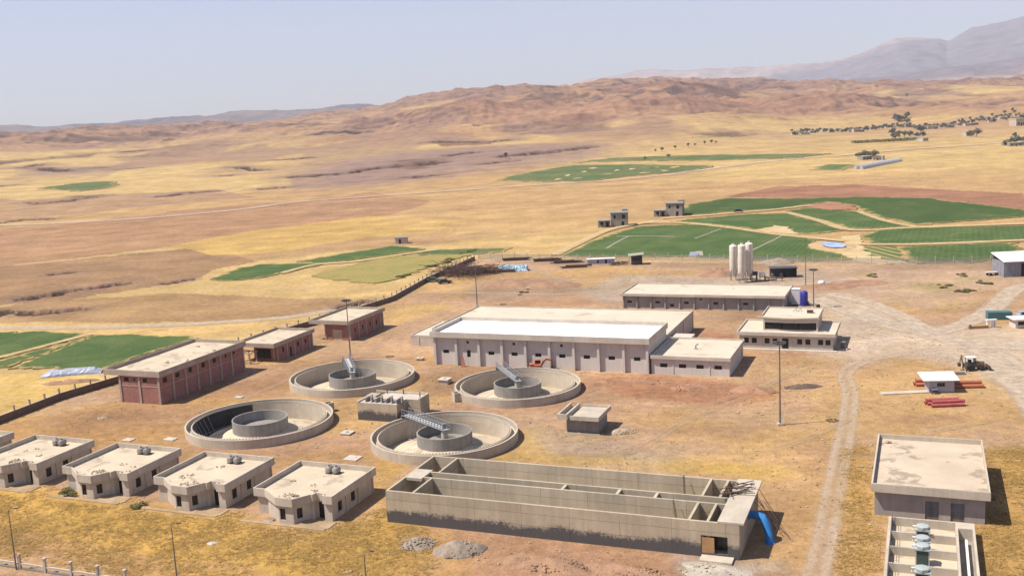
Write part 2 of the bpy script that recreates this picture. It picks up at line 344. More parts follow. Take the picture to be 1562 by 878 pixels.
# ------------------------------------------------------------------ ground sheet
def inpoly(x, y, poly):
    ins = np.zeros(x.shape, bool); n = len(poly)
    for i in range(n):
        x0, y0 = poly[i]; x1, y1 = poly[(i+1) % n]
        c = ((y0 > y) != (y1 > y)) & (x < (x1-x0)*(y-y0)/(y1-y0+1e-12)+x0); ins ^= c
    return ins
PITS = [((-11.8, 157.0), 11.6), ((-32.2, 198.1), 12.2), ((.1, 184.9), 11.6), ((-43.9, 170.2), 12.3)]   # the sunk round tanks
def make_ground():
    az = np.concatenate([np.linspace(-180, -33, 60)[:-1], np.linspace(-33, 33, 900), np.linspace(33, 180, 60)[1:-1]])
    rr = np.concatenate([np.exp(np.linspace(math.log(2), math.log(60), 14))[:-1], np.exp(np.linspace(math.log(60), math.log(1500), 560))[:-1], np.exp(np.linspace(math.log(1500), math.log(5200), 430)), np.exp(np.linspace(math.log(5300), math.log(21000), 30))])
    A, Rr = np.meshgrid(np.radians(az), rr, indexing='xy')
    X, Y = (Rr*np.sin(A)).ravel(), (Rr*np.cos(A)).ravel(); r = Rr.ravel()
    Z = terrain(X, Y)
    na, nr = len(az), len(rr)
    # soil and straw colours
    straw, tan, pink = np.array(alb(232, 196, 130)), np.array(alb(206, 162, 116)), np.array(alb(205, 160, 128))
    n1, n2, n3 = fbm(X/260, Y/260, 5, 1), fbm(X/70+9, Y/70, 4, 2), fbm(X/900, Y/900, 4, 3)
    C = straw*np.ones((len(X), 1)); G = np.zeros(len(X))
    def lerp(msk, col, amt=1.0):
        w = (np.clip(msk, 0, 1)*amt)[:, None]; C[:] = C*(1-w)+np.array(col)*w
    lerp(sm(n1, .5, .62), alb(214, 172, 120), .8); lerp(sm(n3, .52, .66)*sm(r, 900, 1500), alb(196, 154, 122), .9)
    pass
    HM = hillmask(X, Y, r); lerp(HM, alb(190, 146, 116), .85)
    lerp(HM*sm(ridged(X/430+.3*vn(X/300, Y/300, 60), Y/430+.3*vn(X/300, Y/300, 61), 6, 41), .60, .74), alb(168, 128, 104), .8); lerp(HM*sm(fbm(X/160, Y/160, 4, 47), .54, .64), alb(214, 168, 122), .7)
    lerp(HM*sm(ridged(X/260, Y/260, 4, 48), .84, .92), alb(112, 92, 84), .7)
    lerp(sm(r, 650, 1000)*(1-sm(r, 2600, 3400))*scarp(X, Y), alb(122, 94, 80), .9)
    lerp(sm(r, 2500, 4300), alb(186, 142, 120), .25)
    lerp(sm(r, 900, 1600)*sm(fbm(X/120, Y/420, 5, 11), .56, .66), alb(176, 140, 118), .75)
    Zg = Z.reshape(nr, na); rg = rr[:, None]
    sl_ = np.hypot(np.gradient(Zg, axis=0)/np.gradient(rr)[:, None], np.gradient(Zg, axis=1)/(np.gradient(np.radians(az))[None, :]*rg)).ravel()
    lerp(sm(r, 900, 1500)*sm(sl_+.25*(fbm(X/90, Y/90, 3, 71)-.5), .26, .5), alb(146, 112, 98), .8)
    lerp(sm(r, 1500, 2200)*sm(sl_+.3*(fbm(X/120, Y/120, 3, 72)-.5), .45, .75), alb(110, 92, 90), .75)
    def paint(px, col, amt=1, jit=.012, world=False, soft=0):
        p = np.array(px, float) if world else UP_(px)
        lo, hi = p.min(0), p.max(0); ext = (hi-lo).max()*.12+10
        q = np.where((X > lo[0]-ext) & (X < hi[0]+ext) & (Y > lo[1]-ext) & (Y < hi[1]+ext))[0]
        if not len(q): return
        x, y = X[q], Y[q]; jj = jit*r[q]
        acc = np.zeros(len(q))
        K = 1 if not soft else 7
        for k in range(K):
            ox = (fbm(x/(jj*5+.3), y/(jj*5+.3), 3, 20)-.5)*jj*3; oy = (fbm(x/(jj*5+.3)+50, y/(jj*5+.3), 3, 21)-.5)*jj*3
            if soft: ox = ox+soft*math.cos(k*2.4)*(k/6); oy = oy+soft*math.sin(k*2.4)*(k/6)
            acc += inpoly(x+ox, y+oy, p)
        w = (acc/K*amt)[:, None]; C[q] = C[q]*(1-w)+np.array(col)*w
    T = lambda *c: alb(*c)
    paint([(0, 352), (120, 340), (250, 325), (400, 310), (520, 300), (560, 294), (650, 308), (560, 335), (440, 350), (300, 370), (150, 390), (0, 408)], T(200, 155, 116), .9)
    paint([(0, 300), (60, 305), (180, 296), (330, 290), (400, 300), (250, 312), (100, 328), (0, 335)], T(190, 150, 120), .7)
    paint([(0, 408), (150, 392), (300, 378), (400, 398), (330, 412), (300, 424), (200, 442), (100, 458), (0, 465)], T(178, 138, 104), .85)
    paint([(0, 470), (80, 458), (250, 448), (400, 452), (520, 455), (560, 470), (500, 480), (300, 492), (100, 490), (0, 492)], T(186, 144, 104), .7)
    paint([(250, 376), (400, 350), (560, 330), (720, 335), (660, 352), (500, 370), (400, 388), (330, 390)], T(232, 190, 112), .9)
    paint([(330, 392), (420, 384), (560, 362), (700, 352), (640, 372), (500, 386), (400, 396)], T(196, 152, 112), .6)
    paint([(420, 264), (520, 245), (640, 232), (760, 222), (900, 216), (905, 240), (800, 255), (700, 268), (560, 284), (430, 288)], T(172, 142, 128), .85, jit=.03, soft=60)
    paint([(40, 254), (150, 262), (120, 275), (50, 266)], T(165, 140, 128), .8, jit=.03, soft=50)
    paint([(600, 245), (660, 243), (655, 256), (612, 259)], T(110, 85, 72), .8, jit=.03, soft=15)
    paint([(655, 219), (760, 214), (758, 220), (670, 224)], T(150, 108, 84), .9)
    paint([(1120, 301), (1190, 283), (1300, 281), (1410, 287), (1575, 296), (1590, 322), (1420, 304), (1310, 302)], T(186, 134, 104), .95)
    paint([(560, 330), (760, 318), (900, 330), (880, 380), (740, 390), (620, 372), (600, 350)], T(228, 188, 124), .5)
    paint([(590, 372), (640, 360), (760, 352), (820, 354), (700, 366), (640, 378)], T(200, 158, 118), .6)
    paint([(700, 170), (1000, 150), (1250, 160), (1300, 172), (1000, 180), (760, 190)], T(196, 148, 116), .45, jit=.03)
    # works compound: bare trodden soil
    comp = [W(-154, 60), W(-155, 148), W(-150, 190), W(-139, 251), W(-144, 286), W(-147.5, 334), W(-30, 327), W(60, 327), W(90, 200), W(60, 20), W(-60, 20)]
    paint(comp, T(216, 175, 133), 1, .002, True)
    cm = inpoly(X, Y, np.array(comp)).astype(float)
    paint([(0, 652), (180, 612), (380, 580), (460, 560), (430, 620), (280, 660), (0, 700)], T(196, 150, 104), .8, .02, soft=4)
    lerp(cm*sm(fbm(X/38, Y/38, 4, 31), .52, .62)*(r > 100), T(222, 178, 108), .55)
    lerp(cm*sm(fbm(X/24+7, Y/24, 4, 32), .55, .66), T(194, 150, 114), .5)
    lerp(cm*sm(fbm(X/14+2, Y/14, 4, 33), .6, .7), T(214, 178, 140), .5)
    # dry grass
    def grass(px, amt, soft=5, col=(224, 178, 92)):
        before = C.copy(); paint(px, T(*col), amt, .02, soft=soft)
        if amt >= .84: G[:] = np.maximum(G, np.abs(C-before).sum(1) > .02)
    grass([(-60, 700), (0, 745), (100, 750), (240, 765), (390, 790), (500, 815), (600, 780), (660, 815), (620, 900), (400, 900), (260, 885), (100, 850), (-60, 850)], .95, 4)
    grass([(570, 705), (560, 760), (590, 800), (590, 740), (640, 700)], .7, 2)
    grass([(0, 660), (200, 640), (290, 640), (300, 690), (560, 690), (570, 720), (300, 700), (0, 690)], .5, 4, (214, 166, 96))
    grass([(790, 690), (960, 700), (1180, 715), (1180, 735), (1000, 722), (860, 708), (700, 694)], .75, 3, (224, 184, 92))
    grass([(1170, 750), (1240, 740), (1235, 878), (1180, 878), (1160, 820)], .6, 4, (208, 164, 96))
    grass([(1290, 690), (1335, 690), (1330, 780), (1350, 800), (1345, 900), (1280, 900), (1285, 780)], .85, 4, (212, 166, 90))
    grass([(1500, 690), (1600, 690), (1600, 900), (1490, 900), (1510, 800), (1530, 780)], .9, 4, (214, 168, 92))
    grass([(600, 470), (690, 462), (700, 468), (620, 492), (560, 520), (600, 500)], .7, 3, (232, 190, 112))
    grass([(1360, 440), (1500, 430), (1490, 475), (1400, 480)], .6, 4, (222, 182, 112))
    grass([(800, 690), (790, 660), (830, 650), (850, 690)], .6, 2, (226, 186, 96))
    paint([(0, 570), (60, 568), (165, 575), (100, 600), (0, 632)], T(240, 200, 120), .9, .004)
    paint([(0, 497), (300, 492), (480, 478), (520, 470), (530, 478), (420, 500), (300, 515), (0, 507)], T(236, 196, 128), .8, .004)
    paint([(0, 810), (120, 828), (260, 850), (420, 868), (420, 878), (100, 862), (0, 848)], T(196, 152, 112), .75, .02, soft=3)
    paint([(-20, 868), (90, 880), (220, 900), (-20, 900)], T(160, 140, 120), .8, .01)
    # gravelly and trodden ground
    paint([(800, 640), (900, 664), (1000, 690), (1060, 700), (1000, 720), (830, 690)], T(196, 172, 142), .7, .02, soft=5)
    paint([(860, 445), (930, 420), (1100, 418), (1240, 408), (1300, 420), (1260, 450), (1225, 480), (1208, 440), (960, 430), (940, 470)], T(206, 184, 158), .8, .012, soft=4)
    paint([(740, 425), (860, 425), (880, 450), (760, 460), (720, 450)], T(190, 160, 132), .7, .02, soft=5)
    paint([(1250, 450), (1330, 460), (1450, 500), (1562, 500), (1640, 640), (1562, 610), (1480, 555), (1400, 545), (1300, 560), (1230, 545)], T(230, 206, 176), .85, .02, soft=6)
    paint([(1060, 500), (1130, 510), (1120, 520), (1060, 512)], T(206, 150, 108), .9, .01, soft=3)
    paint([(640, 560), (780, 545), (900, 580), (700, 600), (650, 610)], T(176, 138, 104), .6, .02, soft=5)
    paint([(370, 590), (520, 545), (640, 545), (640, 560), (500, 560), (440, 600)], T(180, 140, 104), .5, .02, soft=4)
    paint([(880, 580), (1000, 575), (1140, 590), (1180, 610), (1100, 625), (950, 610)], T(190, 132, 96), .75, .02, soft=3)
    paint([(660, 800), (760, 812), (1100, 860), (1150, 880), (1100, 910), (700, 910)], T(190, 146, 112), .8, .02, soft=3)
    paint([(600, 800), (660, 800), (740, 830), (740, 905), (560, 905)], T(204, 160, 96), .6, .02, soft=3)
    paint([(1030, 850), (1130, 858), (1180, 862), (1190, 880), (1040, 880)], T(205, 188, 165), .7, .02, soft=2)
    paint([(1560, 400), (1240, 405), (1100, 400), (740, 396), (735, 402), (1100, 410), (1240, 414), (1562, 412)], T(186, 156, 128), .6, .01)
    paint([(1240, 408), (1562, 412), (1600, 440), (1480, 440), (1420, 470), (1340, 455), (1250, 440)], T(222, 188, 156), .7, .015, soft=5)
    paint([(1420, 432), (1475, 430), (1480, 444), (1430, 446)], T(170, 160, 92), .45, .02, soft=3); paint([(1475, 420), (1520, 426), (1515, 434), (1480, 432)], T(160, 150, 96), .4, .02, soft=3); paint([(1310, 415), (1350, 416), (1345, 424), (1315, 424)], T(176, 166, 96), .4, .02, soft=3)
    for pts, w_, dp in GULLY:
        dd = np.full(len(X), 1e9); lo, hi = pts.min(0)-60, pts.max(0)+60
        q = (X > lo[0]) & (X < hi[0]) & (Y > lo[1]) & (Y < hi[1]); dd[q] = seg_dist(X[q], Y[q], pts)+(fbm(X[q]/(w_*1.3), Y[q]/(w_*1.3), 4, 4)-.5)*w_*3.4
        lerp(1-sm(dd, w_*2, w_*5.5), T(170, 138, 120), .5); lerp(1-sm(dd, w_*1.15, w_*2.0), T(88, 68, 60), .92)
    me = bpy.data.meshes.new('ground'); nv = na*nr
    me.vertices.add(nv+1); co = np.empty((nv+1, 3)); co[:nv, 0] = X; co[:nv, 1] = Y; co[:nv, 2] = Z; co[nv] = (0, 0, 0); me.vertices.foreach_set('co', co.ravel())
    i = np.arange(nr-1)[:, None]; j = np.arange(na)[None, :]; j2 = (j+1) % na
    q = np.stack([i*na+j, (i+1)*na+j, (i+1)*na+j2, i*na+j2], -1).reshape(-1, 4)[:, ::-1]
    fx, fy = X[q].mean(1), Y[q].mean(1)
    for (hx, hy), hr in PITS: keep = np.hypot(fx-hx, fy-hy) > hr-.6; q, fx, fy = q[keep], fx[keep], fy[keep]
    tri = np.stack([np.full(na, nv), np.arange(na), (np.arange(na)+1) % na], -1)[:, ::-1]
    nl = q.size+tri.size; me.loops.add(nl); me.loops.foreach_set('vertex_index', np.concatenate([q.ravel(), tri.ravel()]).astype(np.int32))
    npoly = len(q)+len(tri); me.polygons.add(npoly)
    me.polygons.foreach_set('loop_start', np.concatenate([np.arange(len(q))*4, q.size+np.arange(len(tri))*3]).astype(np.int32))
    me.update(calc_edges=True); me.validate()
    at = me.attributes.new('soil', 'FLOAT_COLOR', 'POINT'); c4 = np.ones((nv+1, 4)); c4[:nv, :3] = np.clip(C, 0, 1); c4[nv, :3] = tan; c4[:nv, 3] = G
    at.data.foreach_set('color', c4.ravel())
    me.shade_smooth()
    o = bpy.data.objects.new('ground', me); COL.objects.link(o); o['kind'] = 'structure'
    me.materials.append(ground_mat())
    return X, Y, Z, G
def ground_mat():
    m = bpy.data.materials.new('soil and straw'); m.use_nodes = True; n = m.node_tree; N = n.nodes; L = n.links.new
    b = N['Principled BSDF']; b.inputs['Roughness'].default_value = .95; b.inputs['Specular IOR Level'].default_value = .1
    at = N.new('ShaderNodeAttribute'); at.attribute_name = 'soil'
    geo = N.new('ShaderNodeNewGeometry')
    def noise(s, det=5, rough=.6, sc=None, dist=0):
        t = N.new('ShaderNodeTexNoise'); t.inputs['Scale'].default_value = s; t.inputs['Detail'].default_value = det; t.inputs['Roughness'].default_value = rough; t.inputs['Distortion'].default_value = dist
        v = geo.outputs['Position']
        if sc:
            mp = N.new('ShaderNodeMapping'); mp.inputs['Scale'].default_value = sc; mp.inputs['Rotation'].default_value = (0, 0, R(15)); L(v, mp.inputs[0]); v = mp.outputs[0]
        L(v, t.inputs['Vector']); return t.outputs['Fac']
    def rng(f, a, b_, c, d):
        r = N.new('ShaderNodeMapRange'); r.inputs[1].default_value = a; r.inputs[2].default_value = b_; r.inputs[3].default_value = c; r.inputs[4].default_value = d; L(f, r.inputs[0]); return r.outputs[0]
    def mul(x, y):
        q = N.new('ShaderNodeMath'); q.operation = 'MULTIPLY'; L(x, q.inputs[0]); L(y, q.inputs[1]); return q.outputs[0]
    f = mul(mul(rng(noise(.06, 6), .32, .68, .76, 1.14), rng(noise(.55, 6, .7), .3, .7, .72, 1.2)), mul(rng(noise(2.6, 5, .75), .3, .7, .76, 1.18), rng(noise(.03, 5, .6, (.25, 1, 1), .6), .35, .65, .88, 1.08)))
    cc = N.new('ShaderNodeCombineColor')
    L(f, cc.inputs[0]); L(f, cc.inputs[1])
    L(mul(f, rng(noise(.13, 5), .35, .65, .93, 1.1)), cc.inputs[2])
    mx = N.new('ShaderNodeMix'); mx.data_type = 'RGBA'; mx.blend_type = 'MULTIPLY'; mx.inputs[0].default_value = 1
    L(at.outputs['Color'], mx.inputs['A']); L(cc.outputs[0], mx.inputs['B'])
    # straw stubble and bare patches
    s = N.new('ShaderNodeMix'); s.data_type = 'RGBA'; s.inputs['B'].default_value = (*alb(150, 112, 84), 1)
    L(mx.outputs['Result'], s.inputs['A']); L(rng(noise(.9, 6, .7, dist=.8), .6, .72, 0, .32), s.inputs[0])
    o_ = s.outputs['Result']
    for sc_, lo, hi, am, cl in ((1.5, .645, .69, .38, alb(144, 114, 72)), (3.1, .66, .70, .4, alb(238, 208, 168)), (.35, .60, .66, .35, alb(176, 130, 92)), (.22, .60, .68, .35, alb(236, 200, 150))):
        w_ = N.new('ShaderNodeMix'); w_.data_type = 'RGBA'; w_.inputs['B'].default_value = (*cl, 1); L(o_, w_.inputs['A']); L(rng(noise(sc_, 6, .72, dist=.3), lo, hi, 0, am), w_.inputs[0]); o_ = w_.outputs['Result']
    L(o_, b.inputs['Base Color'])
    bp = N.new('ShaderNodeBump'); bp.inputs['Strength'].default_value = .8; bp.inputs['Distance'].default_value = .35
    L(noise(1.1, 6, .7), bp.inputs['Height']); L(bp.outputs[0], b.inputs['Normal'])
    return m
GX, GY, GZ, GG = make_ground()

# ------------------------------------------------------------------ far ridges
def ridge(name, pts, rc, w0, w1, amp, col, seed, spots):
    sky = skyl(pts); a0, a1 = sky[0][0], sky[0][-1]
    az = np.linspace(a0, a1, 640); t = np.linspace(0, 1, 90)
    A, T = np.meshgrid(np.radians(az), t); rad = rc-w0+(w0+w1)*T
    X, Y = rad*np.sin(A), rad*np.cos(A)
    tc = w0/(w0+w1); zc = H0+rc*np.interp(np.degrees(A), *sky)
    prof = np.where(T < tc, T/tc, (1-T)/(1-tc)); ends = np.minimum(sm(np.degrees(A), a0, a0+.4), 1-sm(np.degrees(A), a1-.4, a1))
    Z = zc*prof*ends
    Z = Z+amp*(ridged(X/(amp*9), Y/(amp*9), 5, seed)-.6)*np.minimum(prof*3, 1)*(1-.55*prof**4)*ends-40*(1-np.minimum(prof*8, 1))
    Z = Z+amp*.38*(ridged(X/(amp*2.4)+3, Y/(amp*2.4), 4, seed+5)-.5)*np.minimum(prof*3, 1)*ends
    C = np.array(col)*np.ones(X.shape+(3,)); s = sm(fbm(X/(amp*14), Y/(amp*14), 4, seed+3), .45, .6)[..., None]; C = C*(1-s)+np.array(spots)*s
    n, k = X.shape
    mb = [(i*k+j, i*k+j+1, (i+1)*k+j+1, (i+1)*k+j) for i in range(n-1) for j in range(k-1)]
    me = bpy.data.meshes.new(name); me.from_pydata(np.stack([X, Y, Z], -1).reshape(-1, 3).tolist(), [], mb)
    at = me.attributes.new('soil', 'FLOAT_COLOR', 'POINT'); at.data.foreach_set('color', np.concatenate([C, np.ones(X.shape+(1,))], -1).ravel())
    me.shade_smooth(); me.materials.append(ridge_mat()); o = bpy.data.objects.new(name, me); COL.objects.link(o); o['kind'] = 'structure'
def ridge_mat():
    if 'ridge' in MATS: return MATS['ridge']
    m = bpy.data.materials.new('ridge rock'); m.use_nodes = True; N = m.node_tree.nodes; L = m.node_tree.links.new
    b = N['Principled BSDF']; b.inputs['Roughness'].default_value = 1; b.inputs['Specular IOR Level'].default_value = 0
    at = N.new('ShaderNodeAttribute'); at.attribute_name = 'soil'; g = N.new('ShaderNodeNewGeometry')
    t = N.new('ShaderNodeTexNoise'); t.inputs['Scale'].default_value = .006; t.inputs['Detail'].default_value = 7; t.inputs['Roughness'].default_value = .65; L(g.outputs['Position'], t.inputs['Vector'])
    r = N.new('ShaderNodeMapRange'); r.inputs[1].default_value = .35; r.inputs[2].default_value = .65; r.inputs[3].default_value = .7; r.inputs[4].default_value = 1.2; L(t.outputs['Fac'], r.inputs[0])
    cc = N.new('ShaderNodeCombineColor')
    for i in range(3): L(r.outputs[0], cc.inputs[i])
    mx = N.new('ShaderNodeMix'); mx.data_type = 'RGBA'; mx.blend_type = 'MULTIPLY'; mx.inputs[0].default_value = 1
    L(at.outputs['Color'], mx.inputs['A']); L(cc.outputs[0], mx.inputs['B']); L(mx.outputs['Result'], b.inputs['Base Color'])
    MATS['ridge'] = m; return m
ridge('hills', [(-700, 232), (-300, 208), (0, 196), (60, 193), (100, 189), (160, 187), (200, 183), (260, 180), (330, 178), (400, 173), (450, 171), (500, 166), (545, 161), (600, 163), (640, 168), (720, 176)], 7200, 1500, 2200, 95, (.115, .095, .11), 3, (.17, .13, .125))
ridge('hills', [(1180, 136), (1260, 130), (1330, 122), (1400, 113), (1440, 105), (1480, 100), (1520, 95), (1562, 88), (1700, 60), (2000, 40)], 8500, 2300, 2500, 130, (.15, .12, .135), 7, (.27, .19, .16))
ridge('mountains', [(780, 145), (830, 132), (870, 124), (920, 117), (960, 113), (1000, 110), (1060, 108), (1100, 106), (1160, 98), (1210, 97), (1250, 96), (1290, 88), (1330, 78), (1350, 70), (1370, 64), (1400, 62), (1430, 65), (1445, 72), (1465, 64), (1480, 56), (1520, 43), (1562, 31), (1620, 18), (1750, 8), (2000, 30), (2300, 60)], 13500, 4200, 3500, 420, (.16, .135, .155), 12, (.33, .25, .23))
# ------------------------------------------------------------------ green fields and tracks
def sheet_mat(key, col, col2, rows=0., alpha=False, drill=0., amax=.9, bump=.6, scale=.12, rowang=0., fine=1.8):
    m = bpy.data.materials.new(key); m.use_nodes = True; N = m.node_tree.nodes; L = m.node_tree.links.new
    b = N['Principled BSDF']; b.inputs['Roughness'].default_value = .95; b.inputs['Specular IOR Level'].default_value = .1
    g = N.new('ShaderNodeNewGeometry')
    def noise(s, det=5, r=.65, dist=0):
        t = N.new('ShaderNodeTexNoise'); t.inputs['Scale'].default_value = s; t.inputs['Detail'].default_value = det; t.inputs['Roughness'].default_value = r; t.inputs['Distortion'].default_value = dist; L(g.outputs['Position'], t.inputs['Vector']); return t.outputs['Fac']
    def rng(f, a, b_, c, d):
        r = N.new('ShaderNodeMapRange'); r.inputs[1].default_value = a; r.inputs[2].default_value = b_; r.inputs[3].default_value = c; r.inputs[4].default_value = d; L(f, r.inputs[0]); return r.outputs[0]
    mx = N.new('ShaderNodeMix'); mx.data_type = 'RGBA'; mx.inputs['A'].default_value = (*col, 1); mx.inputs['B'].default_value = (*col2, 1)
    L(rng(noise(scale, 6, .65, .5), .42, .68, 0, 1), mx.inputs[0]); out = mx.outputs['Result']
    m2 = N.new('ShaderNodeMix'); m2.data_type = 'RGBA'; m2.blend_type = 'MULTIPLY'; m2.inputs[0].default_value = 1; L(out, m2.inputs['A'])
    cc = N.new('ShaderNodeCombineColor'); f = rng(noise(fine, 5, .75), .3, .7, .72, 1.25)
    for i in range(3): L(f, cc.inputs[i])
    L(cc.outputs[0], m2.inputs['B']); out = m2.outputs['Result']
    if drill:
        w = N.new('ShaderNodeTexWave'); w.inputs['Scale'].default_value = drill; w.inputs['Distortion'].default_value = 2.5; w.inputs['Detail'].default_value = 3; w.inputs['Detail Scale'].default_value = 2
        mp = N.new('ShaderNodeMapping'); mp.inputs['Rotation'].default_value = (0, 0, rowang); L(g.outputs['Position'], mp.inputs[0]); L(mp.outputs[0], w.inputs['Vector'])
        m4 = N.new('ShaderNodeMix'); m4.data_type = 'RGBA'; m4.inputs['B'].default_value = (*alb(150, 140, 84), 1); L(out, m4.inputs['A']); L(rng(w.outputs['Fac'], .62, .95, 0, .2), m4.inputs[0])
        m5 = N.new('ShaderNodeMix'); m5.data_type = 'RGBA'; m5.inputs['B'].default_value = (*alb(176, 164, 96), 1); L(m4.outputs['Result'], m5.inputs['A']); L(rng(noise(.045, 6, .7, 1.0), .58, .74, 0, .55), m5.inputs[0])
        ae = N.new('ShaderNodeAttribute'); ae.attribute_name = 'inside'; qe = N.new('ShaderNodeMath'); qe.operation = 'MULTIPLY_ADD'; L(noise(.5, 6, .75), qe.inputs[0]); qe.inputs[1].default_value = 1.6; L(ae.outputs['Fac'], qe.inputs[2])
        m6 = N.new('ShaderNodeMix'); m6.data_type = 'RGBA'; m6.inputs['B'].default_value = (*alb(214, 184, 122), 1); L(m5.outputs['Result'], m6.inputs['A']); L(rng(qe.outputs[0], .72, 1.15, .9, 0), m6.inputs[0]); out = m6.outputs['Result']
    if rows:
        w = N.new('ShaderNodeTexWave'); w.inputs['Scale'].default_value = rows; w.inputs['Distortion'].default_value = 1.2; w.inputs['Detail'].default_value = 2
        mp = N.new('ShaderNodeMapping'); mp.inputs['Rotation'].default_value = (0, 0, rowang); L(g.outputs['Position'], mp.inputs[0]); L(mp.outputs[0], w.inputs['Vector'])
        m3 = N.new('ShaderNodeMix'); m3.data_type = 'RGBA'; m3.inputs['B'].default_value = (*alb(196, 172, 110), 1); L(out, m3.inputs['A']); L(rng(w.outputs['Fac'], .5, .8, 0, .85), m3.inputs[0]); out = m3.outputs['Result']
    L(out, b.inputs['Base Color'])
    bp = N.new('ShaderNodeBump'); bp.inputs['Strength'].default_value = bump; bp.inputs['Distance'].default_value = .4; L(noise(fine, 5), bp.inputs['Height']); L(bp.outputs[0], b.inputs['Normal'])
    if alpha:       # worn, ragged verge of a track
        at = N.new('ShaderNodeAttribute'); at.attribute_name = 'edge'
        q = N.new('ShaderNodeMath'); q.operation = 'MULTIPLY_ADD'; L(noise(.7, 6, .75), q.inputs[0]); q.inputs[1].default_value = 1.0; L(at.outputs['Fac'], q.inputs[2])
        L(rng(q.outputs[0], .5, 1.15, 0, amax), b.inputs['Alpha'])
    return m
CROP = sheet_mat('green crop', (.050, .092, .026), (.095, .128, .042), scale=.07, drill=.16, rowang=R(24))
CROPD = sheet_mat('dark green crop', (.038, .074, .019), (.064, .095, .028), scale=.05, drill=.09, rowang=R(60))
CROPP = sheet_mat('olive crop', alb(178, 160, 92), alb(140, 148, 78), rows=.16, rowang=R(30))
CROPF = sheet_mat('far green crop', (.075, .108, .038), (.15, .15, .06), scale=.03, fine=.3, drill=.03, rowang=R(40))
CROPR = sheet_mat('striped seedling rows', (.10, .14, .05), (.08, .12, .04), rows=.085, rowang=R(-8))
TRACK = sheet_mat('pale dirt track', alb(238, 214, 184), alb(226, 196, 160), alpha=True, bump=.2, amax=.65)
BARE = sheet_mat('bare straw soil', alb(238, 212, 160), alb(222, 186, 132), bump=.4)
BUND = sheet_mat('straw covered bund', alb(240, 214, 160), alb(226, 190, 134), alpha=True, bump=.4)
SOILP = sheet_mat('reddish ploughed soil', alb(196, 146, 112), alb(176, 126, 96))
TRACKW = sheet_mat('pale gravel yard', alb(238, 216, 188), alb(230, 206, 176), alpha=True, bump=.08, amax=.75, fine=.35)
TRACKM = sheet_mat('trodden track', alb(232, 206, 172), alb(218, 188, 152), alpha=True, bump=.2, amax=.5)
TRACKF = sheet_mat('faint wheel track', alb(232, 204, 168), alb(220, 188, 150), alpha=True, bump=.2, amax=.22)
TRACKG = sheet_mat('grey gravel road', alb(238, 222, 200), alb(226, 204, 178), alpha=True, bump=.2, fine=.5, amax=.6)
def resample(pts, step, closed=True, jit=0):
    out = []; n = len(pts)
    for i in range(n if closed else n-1):
        a, b = np.array(pts[i]), np.array(pts[(i+1) % n]); L = np.linalg.norm(b-a); k = max(1, int(L/step))
        for t in range(k): out.append(a+(b-a)*t/k)
    if not closed: out.append(np.array(pts[-1]))
    if jit: out = [p+RNG.normal(0, jit, 2) for p in out]
    return out
def field(label, px, m, h=.28, cat='crop field', name='crop_field', kind='stuff'):
    P = [U(*p) for p in px]; rm = np.mean([math.hypot(*p) for p in P]); st = max(1.0, rm*.0065)
    ring = resample(P, st, True, st*.34); n = len(ring)
    arr = np.array([tuple(p) for p in ring]); lo, hi = arr.min(0), arr.max(0)
    gx, gy = np.meshgrid(np.arange(lo[0], hi[0], st*1.6), np.arange(lo[1], hi[1], st*1.6)); gx = gx.ravel()+RNG.uniform(-.3, .3, gx.size)*st; gy = gy.ravel()+RNG.uniform(-.3, .3, gy.size)*st
    k = inpoly(gx, gy, arr); inner = np.stack([gx[k], gy[k]], 1)
    allp = [Vector(p) for p in ring]+[Vector(p) for p in inner]
    v, _, fcs, _, _, _ = delaunay_2d_cdt(allp, [(i, (i+1) % n) for i in range(n)], [], 1, 1e-4)
    v = np.array([tuple(p) for p in v]); zt = terrain(v[:, 0], v[:, 1])
    z = zt+h*(.75+.5*fbm(v[:, 0]/3, v[:, 1]/3, 2, 5))+ .004*max(0, rm-400)*.1
    mb = MB(); mb.add([(a, b, c) for (a, b), c in zip(v, z)], [tuple(f) for f in fcs])
    from collections import Counter
    ec = Counter()
    for f in fcs:
        for a, b in zip(f, list(f[1:])+[f[0]]): ec[(min(a, b), max(a, b))] += 1
    base = len(mb.v); mb.v += [(a, b, c-.5) for (a, b), c in zip(v, zt)]
    for (a, b), c in ec.items():
        if c == 1: mb.f.append((a, b, base+b, base+a))
    o = mb.build(name, m, smooth=True); vv = np.array([tuple(q.co) for q in o.data.vertices])
    dd = seg_dist(vv[:, 0], vv[:, 1], np.vstack([arr, arr[:1]])) if len(arr) < 900 else np.full(len(vv), 9.)
    at = o.data.attributes.new('inside', 'FLOAT', 'POINT'); at.data.foreach_set('value', np.clip(dd/(st*1.7), 0, 1)); tag(o, label, cat, kind=kind); return o
NTR = [0]
